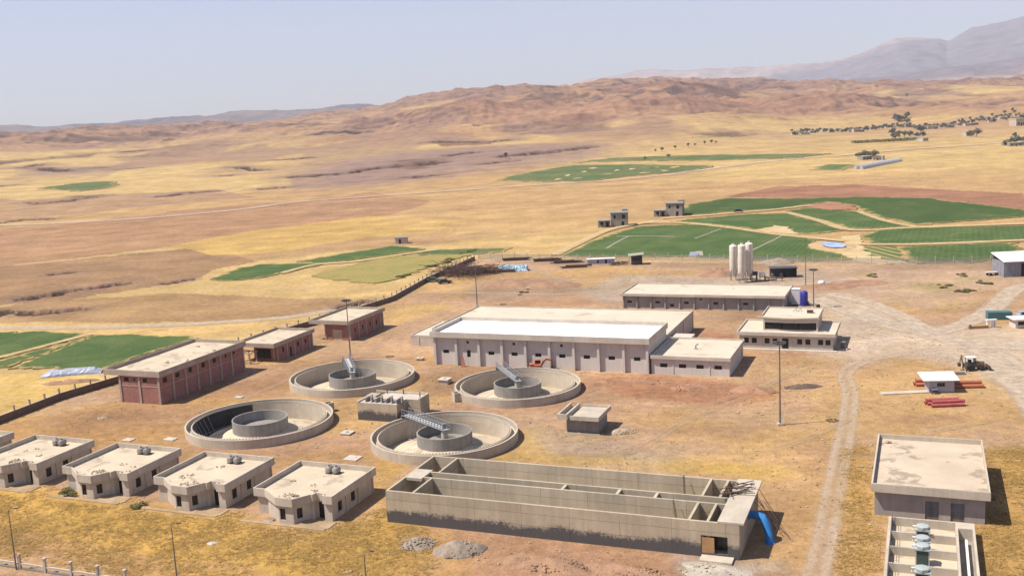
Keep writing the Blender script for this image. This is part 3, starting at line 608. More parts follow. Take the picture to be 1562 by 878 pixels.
def track(name, px, w, m, world=False, ruts=False):
    P = [np.array(p if world else U(*p), float) for p in px]
    NTR[0] += 1; q = []
    for i in range(len(P)-1):                 # Catmull-Rom
        p0, p1, p2, p3 = P[max(i-1, 0)], P[i], P[i+1], P[min(i+2, len(P)-1)]
        k = max(3, int(np.linalg.norm(p2-p1)/max(1.5, np.linalg.norm(p1)*.012)))
        for t in np.arange(k)/k: q.append(.5*((2*p1)+(-p0+p2)*t+(2*p0-5*p1+4*p2-p3)*t*t+(-p0+3*p1-3*p2+p3)*t**3))
    q.append(P[-1]); q = np.array(q); d = np.gradient(q, axis=0); nrm = np.stack([-d[:, 1], d[:, 0]], 1)/np.linalg.norm(d, axis=1)[:, None]
    us = [-1, -.75, -.5, -.25, 0, .25, .5, .75, 1]; ed = [-.5, .1, .62, .55, .28 if ruts else .6, .55, .62, .1, -.5]
    mb = MB(); n = len(us); vals = []
    ww = w*(np.ones(len(q)) if np.isscalar(w) else 1)
    for i in range(len(q)):
        for u, e in zip(us, ed):
            x, y = q[i]+nrm[i]*u*ww[i]*.65; r = math.hypot(x, y); mb.v.append((x, y, r)); vals.append(e)
    a = np.array(mb.v); zz = terrain(a[:, 0].copy(), a[:, 1].copy())+.012+.005*NTR[0]+np.maximum(0, a[:, 2]-380)*.0009
    mb.v = [(x, y, z) for (x, y, _), z in zip(a, zz)]
    mb.f = [(i*n+j, i*n+j+1, (i+1)*n+j+1, (i+1)*n+j) for i in range(len(q)-1) for j in range(n-1)]
    me = bpy.data.meshes.new(name); me.from_pydata(mb.v, [], mb.f); me.materials.append(m)
    at = me.attributes.new('edge', 'FLOAT', 'POINT'); at.data.foreach_set('value', np.array(vals, float))
    o = bpy.data.objects.new(name, me); COL.objects.link(o); o['kind'] = 'structure'; return o
field('deep green crop plot at left edge in front of the straw field, cut by a pale path', [(148, 511), (200, 511), (306, 515), (230, 537), (174, 560), (168, 564), (100, 563), (20, 562)], CROP)
field('green crop strip beyond the pale path at the far left edge', [(-40, 508), (60, 507), (136, 510), (0, 546), (-40, 552)], CROP)
field('green corner of crop nearest the left edge beside the pale path', [(-60, 557), (0, 551), (142, 512), (10, 562), (-60, 566)], CROP)
field('dark green wedge of crop left of the perimeter wall corner', [(316, 428), (362, 411), (400, 404), (482, 402), (494, 404), (440, 414), (400, 425), (350, 429)], CROP)
field('thin green strip of crop behind the wedge shaped plot', [(444, 400), (510, 390), (596, 376), (652, 379), (612, 387), (530, 398), (500, 402)], CROP)
field('narrow yellowish green strip of crop running to the wall corner', [(614, 389), (668, 381), (775, 379), (770, 384), (725, 388), (680, 390)], CROPF)
field('pale olive plot with sown rows beside the perimeter wall', [(470, 421), (540, 404), (592, 392), (715, 389), (680, 400), (655, 407), (612, 424), (570, 433), (540, 431)], CROPP, .3)
field('large green plot in front of the two grey half built houses', [(853, 391), (905, 368), (965, 347), (1020, 343), (1100, 344), (1176, 356), (1238, 363), (1248, 368), (1238, 380), (1290, 388), (1292, 397), (1230, 399), (1050, 393), (950, 392)], CROP)
field('green plot between two pale paths behind the large green plot', [(1024, 338), (1080, 332), (1150, 326), (1200, 326), (1250, 338), (1292, 351), (1240, 358), (1186, 355), (1110, 345)], CROP)
field('dark green plot stretching to the right edge below the ploughed field', [(1030, 326), (1050, 312), (1115, 303), (1200, 304), (1310, 301), (1420, 303), (1575, 322), (1580, 330), (1480, 338), (1402, 344), (1340, 332), (1300, 313), (1260, 309), (1200, 318), (1100, 325), (1040, 329)], CROPD)
field('green strip between the ploughed mound and the dark green plot', [(1192, 323), (1232, 318), (1310, 322), (1392, 346), (1320, 350), (1296, 348), (1250, 336)], CROP)
field('green plot right of the pond running to the right edge', [(1314, 361), (1345, 350), (1430, 347), (1600, 344), (1600, 364), (1480, 370), (1334, 374)], CROP)
field('green plot behind the grey sheet metal shed at the right edge', [(1371, 378), (1450, 374), (1545, 371), (1556, 380), (1545, 395), (1470, 401), (1392, 403)], CROP)
field('small plot of striped seedling rows beside the pond', [(1314, 377), (1368, 377), (1384, 401), (1340, 402), (1322, 392)], CROPR, .2)
field('far green plot with pale gaps in the middle of the plain', [(755, 277), (810, 263), (870, 253), (960, 251), (1090, 254), (1050, 263), (960, 269), (880, 279)], CROPF)
field('long thin green plot below the foot of the hills', [(872, 249), (940, 242), (1100, 236), (1262, 235), (1220, 242), (1050, 246)], CROPF)
field('small distant green plot below the hills', [(1050, 211), (1092, 207), (1140, 208), (1116, 213)], CROPF)
field('isolated green plot beside the long white greenhouse', [(1236, 260), (1262, 251), (1304, 252), (1288, 261)], CROPF)
field('twin green plots far out on the left of the plain', [(60, 289), (112, 281), (175, 278), (179, 285), (118, 293)], CROPF)
# pale bare gaps in the far plot, sparse crop gaps in the big plot
for (x, y, w_) in [(865, 268, 10), (890, 262, 9), (905, 257, 14), (925, 266, 12), (940, 260, 8), (965, 258, 9), (985, 264, 12), (1000, 256, 10), (1015, 261, 9), (880, 273, 10), (850, 275, 12), (1030, 256, 12)]:
    field('bare pale gap in the far green plot', [(x-w_/2, y+.7), (x, y-.6), (x+w_/2, y), (x, y+1.2)], BARE, .55, 'bare patch', 'bare_patch')['group'] = 'bare gaps in the far plot'
for pts, w_ in [([(940, 361.5), (980, 361), (1028, 362)], 3), ([(925, 380), (945, 368), (960, 361)], 2), ([(1060, 365), (1100, 350)], 1.6), ([(1120, 396), (1190, 362), (1210, 350)], 1.6)]: 
    o = track('path', pts, w_*.55, TRACKG); o.location.z = .32
track('dirt_road', [(1238, 900), (1258, 820), (1277, 720), (1293, 640), (1297, 600), (1290, 568), (1320, 550), (1370, 540), (1440, 530)], 3.4, TRACK, ruts=True)
track('dirt_road', [(1240, 455), (1290, 472), (1350, 492), (1420, 510), (1490, 530), (1540, 560), (1600, 640)], 7.5, TRACKW)
track('dirt_road', [(1265, 448), (1320, 460), (1370, 480), (1420, 508)], 5.5, TRACKW)
track('dirt_road', [(1380, 512), (1430, 506), (1480, 490), (1520, 466), (1550, 440), (1600, 432)], 6, TRACKW)
track('dirt_road', [(1450, 524), (1510, 524), (1600, 527)], 11, TRACKW)
track('dirt_road', [(1470, 540), (1510, 555), (1555, 582), (1610, 615), (1720, 670)], 9, TRACKW)
track('dirt_road', [(640, 447), (720, 447), (800, 449), (880, 448), (935, 440), (960, 420)], 3.4, TRACKM)
track('dirt_road', [(900, 428), (850, 425), (815, 410), (790, 400)], 3.4, TRACKM)
def bund(*a):
    o = track(*a); o.location.z = .33
bund('path', [(846, 390), (895, 366), (935, 350), (1000, 338)], 4.5, BUND)
bund('path', [(985, 341), (1040, 341), (1110, 348), (1180, 358), (1240, 364), (1290, 369)], 4.5, BUND)
bund('path', [(1010, 334), (1080, 329), (1140, 324), (1190, 320), (1240, 314)], 4, BUND)
bund('path', [(1200, 325), (1250, 338), (1300, 352), (1400, 348), (1600, 341)], 4.5, BUND)
bund('path', [(1310, 374), (1400, 374), (1480, 371), (1600, 366)], 4.5, BUND)
field('sandy straw ground between the pond and the striped seedling rows', [(1286, 362), (1312, 360), (1316, 376), (1326, 392), (1392, 403), (1350, 404), (1300, 399), (1282, 388)], BARE, .3, 'bare ground', 'bare_patch')
field('reddish bare mound of earth inside the green plots', [(1232, 314), (1262, 309), (1296, 313), (1310, 321), (1270, 322), (1240, 319)], SOILP, .5, 'bare ground', 'bare_patch')
field('bare sandy patch on the near edge of the middle green plot', [(1150, 352), (1180, 346), (1208, 349), (1215, 359), (1180, 358)], BARE, .6, 'bare ground', 'bare_patch')
bund('path', [(1310, 324), (1350, 338), (1400, 348)], 3.5, BUND)
bund('path', [(-40, 556), (0, 547), (70, 529), (142, 510)], 2.2, BUND)
bund('path', [(430, 418), (480, 405), (540, 400), (600, 391), (668, 382)], 3, BUND)
track('gravel_road', [(-60, 349), (0, 345), (80, 342), (200, 335), (300, 327), (380, 319), (450, 309), (560, 301), (700, 291), (860, 281), (1000, 270), (1060, 262), (1150, 250), (1250, 241), (1400, 228), (1600, 214)], 8, TRACKG)
track('dirt_road', [(-40, 500), (120, 500), (300, 494), (440, 484), (520, 470)], 5, TRACKG)

for pts in ([(1240, 545), (1150, 600), (1050, 640), (960, 690), (850, 690)], [(1295, 640), (1200, 680), (1120, 690), (1000, 680)], [(1290, 700), (1340, 690), (1420, 660), (1520, 640)], [(600, 500), (560, 540), (440, 580), (300, 640), (200, 645)], [(660, 620), (690, 640), (820, 640), (900, 610), (1060, 620), (1240, 560)]):
    track('path', pts, 1.7, TRACKF, ruts=True)
# ------------------------------------------------------------------ buildings of the works
def window(parent, p0, p1, u0, u1, z0, z1, depth=.14, name='window', frame=DFRAME, pane=DARK, bars=1, fw=.06):
    f = MB()
    f.obox(p0, p1, u0, u0+fw, depth, depth+.06, z0, z1).obox(p0, p1, u1-fw, u1, depth, depth+.06, z0, z1)
    f.obox(p0, p1, u0+fw, u1-fw, depth, depth+.06, z1-fw, z1).obox(p0, p1, u0+fw, u1-fw, depth, depth+.06, z0, z0+fw)
    for k in range(bars):
        u = u0+(u1-u0)*(k+1)/(bars+1); f.obox(p0, p1, u-.025, u+.025, depth+.005, depth+.05, z0+fw, z1-fw)
    w = f.build(name, frame, parent)
    MB().obox(p0, p1, u0+fw, u1-fw, depth+.055, depth+.075, z0+fw, z1-fw).build('pane', pane, w)
    return w
def shutter(parent, p0, p1, u0, u1, z0, z1, depth=.12, name='shutter', m=SHUT):
    q = MB(); n = max(6, int((z1-z0)/.14))
    for k in range(n):
        a, b = z0+(z1-z0)*k/n, z0+(z1-z0)*(k+1)/n
        q.obox(p0, p1, u0, u1, depth+(.0 if k % 2 else .025), depth+.06, a, b)
    return q.build(name, m, parent)
def building(name, label, cat, a, b, w, d, h, wm, roofm, over=(0, 0, 0, 0), par=.4, slab=.3, front=(), right=(), fcols=(), rcols=(), colm=None, trim=None, group=None, t=.25, cw=.4, cd=.22, lintel=None, lowcols=None):
    T = thing(name, label, cat, W(a, b), group=group); zt = h-par-slab; trim = trim or wm; colm = colm or wm
    F0, F1, R0, R1 = (0, 0), (w, 0), (w, t), (w, d-t)
    mb = MB(); mb.wall(F0, F1, 0, zt, t, [o[:4] for o in front]); mb.wall(R0, R1, 0, zt, t, [(o[0]-t, o[1]-t, o[2], o[3]) for o in right])
    mb.wall((w, d), (0, d), 0, zt, t); mb.wall((0, d-t), (0, t), 0, zt, t)
    mb.build('wall', wm, T)
    x0, x1, y0, y1 = -over[0], w+over[1], -over[2], d+over[3]
    rf = MB().box(x0, x1, y0, y1, zt+.002, zt+slab).build('roof', roofm, T)
    pm = MB(); q = .18
    pm.box(x0, x1, y0, y0+q, zt+slab-.12, h).box(x0, x1, y1-q, y1, zt+slab-.12, h).box(x0, x0+q, y0+q, y1-q, zt+slab-.12, h).box(x1-q, x1, y0+q, y1-q, zt+slab-.12, h)
    for e in (0, 1):                                   # the fascia hangs a little below the roof slab, 3 mm proud
        pass
    pm.box(x0-.03, x1+.03, y0-.03, y0, zt-.05, h-.08).box(x1, x1+.03, y0, y1, zt-.05, h-.08).box(x0-.03, x0, y0, y1, zt-.05, h-.08).box(x0-.03, x1+.03, y1, y1+.03, zt-.05, h-.08)
    pm.build('parapet', trim, T)
    for o in front:
        k = o[4] if len(o) > 4 else 'window'
        if k == 'window': window(T, F0, F1, *o[:4])
        elif k == 'vent': window(T, F0, F1, *o[:4], name='vent', bars=0)
        elif k == 'shutter': shutter(T, F0, F1, *o[:4])
        elif k == 'door': window(T, F0, F1, *o[:4], name='door', bars=1)
    for o in right:
        k = o[4] if len(o) > 4 else 'window'; oo = (o[0]-t, o[1]-t, o[2], o[3])
        if k == 'window': window(T, R0, R1, *oo)
        elif k == 'door': window(T, R0, R1, *oo, name='door', bars=0)
        elif k == 'shutter': shutter(T, R0, R1, *oo)
    for u in fcols: MB().box(u-cw/2, u+cw/2, -cd, .02, 0, zt-.002).build('pilaster', colm, T)
    for v in rcols: MB().box(w-.02, w+cd, v-cw/2, v+cw/2, 0, zt-.002).build('pilaster', colm, T)
    if lintel:
        l = MB(); z = lintel
        us = [0]+list(fcols)+[w]
        for u0, u1 in zip(us[:-1], us[1:]):
            if u1-u0 > cw*1.2: l.box(u0+cw/2+.003, u1-cw/2-.003, -.06, .02, z, z+.14)
        vs = [0]+list(rcols)+[d]
        for v0, v1 in zip(vs[:-1], vs[1:]):
            if v1-v0 > cw*1.2: l.box(w-.02, w+.06, v0+cw/2+.003, v1-cw/2-.003, z, z+.14)
        l.build('beam', colm, T)
    T['h'] = zt+slab; return T
def roof_rubble(label, xy, z, r, n, seed, m=STONE, flat=.35, rz=-GA, group=None, name='rubble_heap'):
    rn = random.Random(seed); mb = MB()
    for i in range(n):
        t, q = rn.uniform(0, 6.28), r*math.sqrt(rn.random()); s = rn.uniform(.06, .2)
        mb.stone((q*math.cos(t)*1.3, q*math.sin(t), s*.5+flat*max(0, 1-q/r)*rn.random()), s, rn)
    o = mb.build(name, m); place(o, xy, rz, z); tag(o, label, 'rubble', group); return o
# --- long white hall with its bays
hall_front = []
for k in range(9):
    u = 5.05*k
    if k == 1: hall_front += [(u+2.2, u+3.0, 1.7, 3.2, 'window')]
    else: hall_front += [(u+1.9, u+3.2, 2.35, 3.1, 'window')]
    if k in (1, 3, 5): hall_front += [(u+2.2, u+2.75, 4.55, 5.1, 'vent')]
hall = building('hall', 'long white hall with a bright white roof and buttressed front, largest of the works', 'building', -93.8, 187.9, 45.3, 14.4, 7.0, PLAST_W, ROOFW, over=(.5, .3, .95, .1), par=.75, slab=.35,
    front=hall_front, fcols=[.25]+[5.05*k for k in range(1, 9)]+[45.05], cw=.5, cd=.55, trim=PLAST)
rear = building('hall', 'lower cream roofed hall joined to the back of the white roofed hall', 'building', -101.2, 202.6, 52.6, 26.0, 4.3, PLAST, ROOFP, over=(.3, .1, 0, .2), par=.25, slab=.3, rcols=[8, 16, 25.8], cd=.15)
low = building('store', 'low cream block at the left end of the rear hall', 'building', -107.0, 202.7, 5.6, 16.0, 2.5, PLAST, ROOFP, par=.2, slab=.25, fcols=[1.9], cd=.1)
annex = building('annex', 'small cream annex with four windows at the right end of the white roofed hall', 'building', -48.1, 187.9, 14.8, 15.6, 3.7, PLAST_W, ROOFP, over=(0, .25, .45, .2), par=.3, slab=.3,
    front=[(1.7, 3.1, 1.35, 2.1), (5.3, 6.7, 1.35, 2.1), (8.6, 10.0, 1.35, 2.1), (12.0, 13.4, 1.35, 2.1)], right=[(13.6, 14.6, .0, 2.2, 'door')], fcols=[.2, 4.2, 11.1], cw=.2, cd=.1, trim=PLAST)
t = thing('roof_vent', 'small bent pipe vent on the roof of the annex', 'vent', W(-41, 195), z=3.42)
MB().box(-.35, .35, -.25, .25, 0, .12).build('base', CONC, t); MB().tube([(0, 0, .1), (0, 0, .7), (.2, 0, .95), (.55, 0, .95)], .14, 8).build('pipe', STEEL, t)
t = thing('porch', 'cream porch slab on two columns between the white hall and the annex', 'porch', W(-48.0, 205.2))
MB().box(0, 4.0, 0, 3.6, 2.55, 3.35).build('roof', PLAST, t)
for x in (1.2, 3.2): MB().box(x-.25, x+.25, .3, .8, 0, 2.548).build('column', PLAST, t)
MB().box(.1, 3.8, .9, 3.4, 0, 2.548).build('wall', PLAST, t)
# --- grey bay hall at the back
gf = []
for k in range(11):
    u = 3.65*k
    if k in (0, 2, 4, 6, 8): gf += [(u+1.1, u+2.3, 1.35, 1.95)]
    if k == 5: gf += [(u+1.4, u+2.0, 2.35, 2.75, 'vent')]
    if k == 3: gf += [(u+1.2, u+2.2, .6, 1.3)]
grey = building('workshop', 'long grey workshop with cream roof behind the white hall', 'building', -71.3, 251.6, 40.0, 15.0, 3.9, PLAST_G, ROOFP, over=(.4, .4, .9, .3), par=.3, slab=.3, front=gf, fcols=[.2]+[3.65*k for k in range(1, 11)]+[39.8], cw=.35, cd=.4, colm=PLAST_G, trim=PLAST)
# --- office with set back upper floor
off = building('office', 'cream office with dark glazed upper storey and a flat terrace roof', 'building', -35.4, 212.0, 18.6, 12.2, 3.55, PLAST, ROOFP, over=(.5, .5, .7, .3), par=.35, slab=.3,
    front=[(.9, 1.9, 1.1, 2.2), (2.5, 3.5, 1.1, 2.2), (5.1, 6.1, 1.1, 2.2), (6.7, 7.7, 1.1, 2.2), (8.6, 9.9, .1, 2.3, 'door'), (11.6, 12.6, 1.1, 2.2), (13.2, 14.2, 1.1, 2.2), (15.7, 16.7, 1.1, 2.2), (17.1, 18.1, 1.1, 2.2)])
zt = 3.2; up = MB(); ux0, ux1, uy0, uy1 = 4.4, 15.4, 3.0, 12.0
up.wall((ux0, uy0), (ux1, uy0), zt, 5.9, .25, [(.35, 10.65, zt+.25, zt+1.75)]); up.wall((ux1, uy0+.25), (ux1, uy1-.25), zt, 5.9, .25); up.wall((ux1, uy1), (ux0, uy1), zt, 5.9, .25); up.wall((ux0, uy1-.25), (ux0, uy0+.25), zt, 5.9, .25)
upw = up.build('upper_wall', PLAST, off)
gl = MB()
for k in range(3): gl.box(ux0+.4+3.4*k, ux0+.4+3.4*k+3.3, uy0+.12, uy0+.2, zt+.3, zt+1.7)
gl.build('window_band', DARK, upw)
arc = [(ux0-.1+i*(ux1-ux0+.2)/16, uy0-.25-1.0*math.sin(math.pi*i/16)) for i in range(17)]
MB().prism(arc+[(ux1+.1, uy1+.2), (ux0-.1, uy1+.2)], 5.9, 6.15).build('upper_roof', ROOFP, off)
MB().box(ux0-1.6, ux0-.3, 6.5, 6.72, 5.2, 5.5).box(ux0-.28, ux0-.12, 3.2, uy1+.2, 5.85, 6.5).box(ux1+.12, ux1+.28, 2.2, uy1+.2, 5.85, 6.5).box(ux0-.12, ux1+.12, uy1+.22, uy1+.4, 5.85, 6.4).build('upper_parapet', PLAST, off)
ac = MB().prism([(ux0+.3+i*(ux1-ux0-.6)/12, uy0+.02-.9*math.sin(math.pi*i/12)) for i in range(13)], 5.0, 5.898).build('canopy', PLAST, off)
MB().box(-.6, 19.4, -1.5, -.3, .0, .14).build('plinth', CONC, off)
for i, (x, y) in enumerate([(10.2, 8.8), (11.1, 8.9)]):
    t = thing('satellite_dish' if 0 else 'roof_frame', ['grey slanted pipe frame on the office roof, left one', 'grey slanted pipe frame on the office roof, right one'][i], 'frame', W(-35.4+x, 212+y), z=6.15)
    for s_ in (-.25, .25): MB().tube([(-.4, s_, 0), (.4, s_, .75)], .06).build('rail', STEEL, t)
    MB().tube([(.35, -.25, .7), (.35, .25, .7)], .05).build('crossbar', STEEL, t); MB().tube([(.35, 0, 0), (.35, 0, .7)], .05).build('post', STEEL, t)
t = thing('roof_hatch', 'small brown hatch box on the right of the office roof', 'hatch', W(-35.4+13.4, 212+7.6), z=6.15); MB().box(-.6, .6, -.4, .4, 0, .5).build('box', OLDWOOD, t); MB().box(-.66, .66, -.46, .46, .5, .58).build('lid', OLDWOOD, t)
t = thing('transformer', 'small metal cabinet on a slab at the right side of the office', 'cabinet', W(-15.0, 213.6)); MB().box(-.9, .9, -.7, .7, 0, .25).build('slab', CONC, t); MB().box(-.45, .45, -.4, .4, .25, 1.5).build('cabinet', OLDWOOD, t); MB().box(-.5, .5, -.46, .46, 1.5, 1.58).build('lid', STEEL, t)
# --- three red brick buildings
red_labels = ['large two storey red brick block with cream roof beside the perimeter wall', 'mid sized red brick shed with an open porch frame, between the other two red buildings', 'red brick shed farthest along the perimeter wall, with one big pale door']
r1 = building('brick_building', red_labels[0], 'building', -141.6, 149.4, 9.6, 25.9, 6.4, BRICK, ROOFC, over=(3.2, .35, .4, .4), par=.7, slab=.35, front=[(1.2, 2.3, 4.1, 4.9), (3.4, 3.9, 4.3, 4.8), (5.6, 6.7, 4.1, 4.9)],
    right=[(.8, 2.0, 3.9, 4.9), (4.4, 5.6, 4.0, 4.9), (8.2, 9.3, 4.0, 5.0), (12.1, 13.2, 4.0, 5.0), (15.6, 16.7, 4.1, 5.0), (19.6, 20.2, 4.3, 4.9), (22.3, 22.9, 4.4, 4.9)], fcols=[.2, 4.8, 9.35], rcols=[3.6, 7.2, 10.8, 14.4, 18.0, 21.6, 25.6], colm=FRAMEC, trim=FRAMEC, cw=.42, cd=.14, lintel=3.2, group='red brick buildings')
r2 = building('brick_building', red_labels[1], 'building', -136.0, 184.2, 6.4, 13.6, 4.3, BRICK, ROOFC, over=(3.4, .35, 2.2, .4), par=.55, slab=.3, front=[(.6, 4.4, .5, 2.6)], right=[(1.4, 2.1, 1.6, 2.8), (4.2, 5.0, .1, 2.2, 'door'), (7.2, 8.0, 1.6, 2.6), (10.3, 11.0, 1.7, 2.5)], fcols=[5.2, 6.15], rcols=[3.2, 6.1, 9.2, 12.2, 13.3], colm=FRAMEC, trim=FRAMEC, cw=.35, cd=.12, group='red brick buildings')
r3 = building('brick_building', red_labels[2], 'building', -131.0, 205.3, 7.0, 15.8, 4.85, BRICK, ROOFC, over=(3.6, .35, 1.0, .4), par=.55, slab=.3, front=[(2.0, 4.6, 0, 2.5, 'shut')], right=[(1.8, 2.4, 1.6, 2.6), (5.4, 6.0, 1.6, 2.7), (8.9, 9.5, 1.7, 2.8), (12.0, 12.6, 1.2, 2.6)], fcols=[.2, 6.8], rcols=[3.6, 7.2, 10.8, 14.2, 15.5], colm=FRAMEC, trim=FRAMEC, cw=.35, cd=.12, group='red brick buildings')
MB().obox((0, 0), (7, 0), 2.0, 4.6, .1, .16, 0, 2.5).build('door', mat('pale door', alb(235, 212, 180)), r3)
t = thing('concrete_pergola', 'bare concrete post and beam frame standing in front of the middle red brick shed', 'pergola', W(-138.6, 180.6))
for x in (0, 2.1, 4.0):
    for y in (0, 2.4): MB().box(x-.12, x+.12, y-.12, y+.12, 0, 2.2).build('post', FRAMEC, t)
for y in (0, 2.4): MB().box(-.4, 4.4, y-.14, y+.14, 2.2, 2.45).build('beam', FRAMEC, t)
for x in (.02, 2.1, 3.98): MB().box(x-.1, x+.1, .142, 2.258, 2.22, 2.43).build('crossbeam', FRAMEC, t)
for i, (a, b, z) in enumerate([(-137.2, 158, 5.72), (-134.6, 169, 5.72), (-140.5, 171.5, 5.72), (-133.9, 160, 5.72)]):
    roof_rubble(['small debris heap near the left of the big red building roof', 'debris heap at the far right of the big red building roof', 'debris heap at the far left of the big red building roof', 'debris heap on the near right edge of the big red building roof'][i], W(a, b), z, .38, 12, i)
# --- small concrete houses in a row
def house():
    T = thing('house', '', 'house', (0, 0)); w, d, zt = 11.4, 10.4, 2.6; t = .22
    FL = [(0, 0), (1.5, 0), (4.7, -2.3), (7.0, -2.4), (8.2, -.3)]
    mb = MB()
    mb.wall((0, .0), (1.5, 0), 0, zt, t)
    for p, q, ops in (((1.5, 0), (4.7, -2.3), []), ((4.7, -2.3), (7.0, -2.4), [(.2, 1.05, .4, 1.95)]), ((7.0, -2.4), (8.2, -.3), [(.5, 1.3, .6, 1.95)]), ((8.2, -.3), (8.75, -.3), [])):
        mb.wall(p, q, 0, zt, t, ops)
    mb.wall((8.75, .35), (10.35, .35), 0, zt, t, [(.3, 1.3, 0, 2.2)])
    mb.box(8.6, 8.8, -.28, .55, 0, zt); mb.box(10.3, 11.4, -.3, .5, 0, zt)
    R0, R1 = (w, .5), (w, d)
    rops = [(.7, 1.75, .7, 2.05), (4.0, 5.05, .8, 2.1)]
    mb.wall(R0, R1, 0, zt, t, rops); mb.wall((w-t, d), (0, d), 0, zt, t); mb.wall((0, d-t), (0, t), 0, zt, t)
    wl = mb.build('wall', HOUSEW, T)
    for p, q, u0, u1, z0, z1 in (((4.7, -2.3), (7.0, -2.4), .2, 1.05, .4, 1.95), ((7.0, -2.4), (8.2, -.3), .5, 1.3, .6, 1.95), (R0, R1, *rops[0]), (R0, R1, *rops[1])):
        window(T, p, q, u0, u1, z0, z1, depth=.12, bars=1)  # house windows are unglazed; dark panes stand in for the unlit inside
    window(T, (8.75, .35), (10.35, .35), .3, 1.3, 0, 2.2, depth=.1, name='door', bars=0)
    foot = [(-.35, -.35), (1.4, -.35), (4.6, -2.65), (7.2, -2.75), (8.55, -.65), (8.9, -.65), (9.0, .1), (10.2, .1), (10.3, -.65), (w+.35, -.65), (w+.35, d+.35), (-.35, d+.35)]
    MB().prism(foot, zt+.002, zt+.2).build('roof', ROOFC, T)
    pm = MB(); n = len(foot)
    for i in range(n):
        p, q = foot[i], foot[(i+1) % n]; L = math.hypot(q[0]-p[0], q[1]-p[1])
        zl = 2.4 if i in (0, 1, 2, 3, 8) or i >= 9 else 2.5
        pm.obox(p, q, .0, L-.002, -.03, .16, zl+.01*(i % 3), 3.5+.004*(i % 3))
    pm.build('parapet', HOUSEW, T)
    for y in (3.2, 6.3, 10.2): MB().box(w-.02, w+.14, y-.12, y+.12, 0, zt-.003).build('pilaster', HOUSEW, T)
    MB().box(-.8, 11.9, -3.4, -2.75, .0, .1).box(7.6, 12.2, -2.75, -.7, 0, .1).build('plinth', mat('dusty slab', alb(206, 176, 138), var=.35, bump=.4), T)
    return T
h_lab = ['cream concrete house nearest the long aeration tank, last on the right of its row', 'cream concrete house second from the aeration tank in the row of small houses', 'cream concrete house third from the aeration tank, pale slabs lying behind it', 'cream concrete house at the left of the row, cut by a mound of dry grass', 'cream concrete house mostly cut off by the left edge of the photo']
h0 = house(); hs = [h0]+[copy_tree(h0) for _ in range(4)]
for i, (o, a) in enumerate(zip(hs, (-81.2, -97.9, -114.6, -131.6, -148.6))):
    b = 107.9+.35*i; place(o, W(a, b)); tag(o, h_lab[i], 'house', 'row of small concrete houses')
    if i < 4:
        for k in (0, 1):
            t = thing('water_tank', ['left', 'right'][k]+' grey water tank on the roof of the '+['rightmost house', 'second house from the right', 'third house from the right', 'leftmost whole house'][i], 'water tank', W(a+5.6+1.08*k+.15*i, b+8.9), rz=-GA+R(90)+random.uniform(-.15, .15), z=2.8, group='roof water tanks')
            prof = [(.1, -.62), (.36, -.56), (.46, -.42), (.48, 0), (.46, .42), (.36, .56), (.1, .62)]
            body = MB().lathe(prof, 16); body.v = [(z, x, y+.54) for x, y, z in body.v]; body.build('tank', mat('grey plastic', alb(186, 178, 168), rough=.5), t, smooth=True)
            for x in (-.4, .4): MB().box(x-.06, x+.06, -.45, .45, 0, .12).build('foot', RUST, t)
            MB().cyl(0, 0, .15, .99, 1.1, 10).build('cap', DFRAME, t)
        roof_rubble('heap of rubble at the front of the roof of the '+['rightmost house', 'second house from the right', 'third house from the right', 'leftmost whole house'][i], W(a+5.2+.4*i, b-.6+.5*i), 2.8, 1.15, 48, 30+i, group='rubble on the house roofs')
        for k in range(3):
            roof_rubble('small scatter of stones on a house roof', W(a+random.uniform(2, 10), b+random.uniform(1.5, 8)), 2.8, .5, 6, 60+i*5+k, flat=.05, group='stones scattered on the house roofs')
# --- control building lower right
ctrl = building('control_building', 'flat roofed grey control building with two roller shutters beside the filter basin', 'building', -5.2, 126.4, 12.2, 18.8, 4.25, PLAST_G, mat('worn screed roof', alb(238, 216, 186), var=.14, scale=.2, spots=(alb(172, 154, 132), .32, .54, .06, .75)), over=(.35, .5, .75, .3), par=.65, slab=.35, front=[(5.7, 7.2, 0, 2.3, 'shutter'), (8.5, 10.0, 0, 2.3, 'shutter')], trim=CONC)
roof_rubble('loose debris in the back left corner of the control building roof', W(-4.2, 143.6), 3.6, .3, 26, 5)
# --- filter basin
t = thing('filter_basin', 'open concrete filter basin with cross walls at the lower right corner', 'basin', W(-3.3, 98.0)); L = 24.6
MB().box(-.15, .15, 0, L, 0, 1.5).box(7.0, 7.25, 0, L, 0, 1.5).box(8.75, 9.0, 0, L, 0, 1.5).box(.15, 7.0, L-.25, L, 0, 1.5).box(7.25, 8.75, L-1.8, L, 0, 1.5).build('wall', CONC, t)
for y in (2.6, 7.2, 11.7, 16.1, 20.3): MB().box(.15, 7.0, y-.12, y+.12, 0.4, 1.46).build('cross_wall', CONC, t)
MB().box(.15, 7.0, 0, L-.25, .25, .5).build('floor', ROOFC, t)
MB().box(7.25, 8.75, 0, L-1.8, 0, .06).build('channel_floor', CONC_G, t)
MB().box(7.95, 8.2, 0, L-3, .35, .75).build('channel_pipe', WHITEM, t)
for y in (2.6, 7.2, 11.7, 16.1, 20.3): MB().box(.15, .5, y+.12, y+1.2, .5, .9).build('inlet', CONC, t)
rl = MB()
for y in range(0, 25, 2): rl.tube([(.25, y+.2, .5), (.25, y+.2, 2.2)], .03, 5)
rl.tube([(.25, 0, 2.15), (.25, L, 2.15)], .03, 5).tube([(.25, 0, 1.7), (.25, L, 1.7)], .025, 5); rl.build('railing', POLE, t)
gl_ = ['pale green drive unit at the far end of the filter basin', 'pale green drive unit second from the far end of the filter basin', 'pale green drive unit on a tall dark cabinet in the middle of the filter basin', 'pale drive unit nearest the lower edge of the photo on the filter basin']
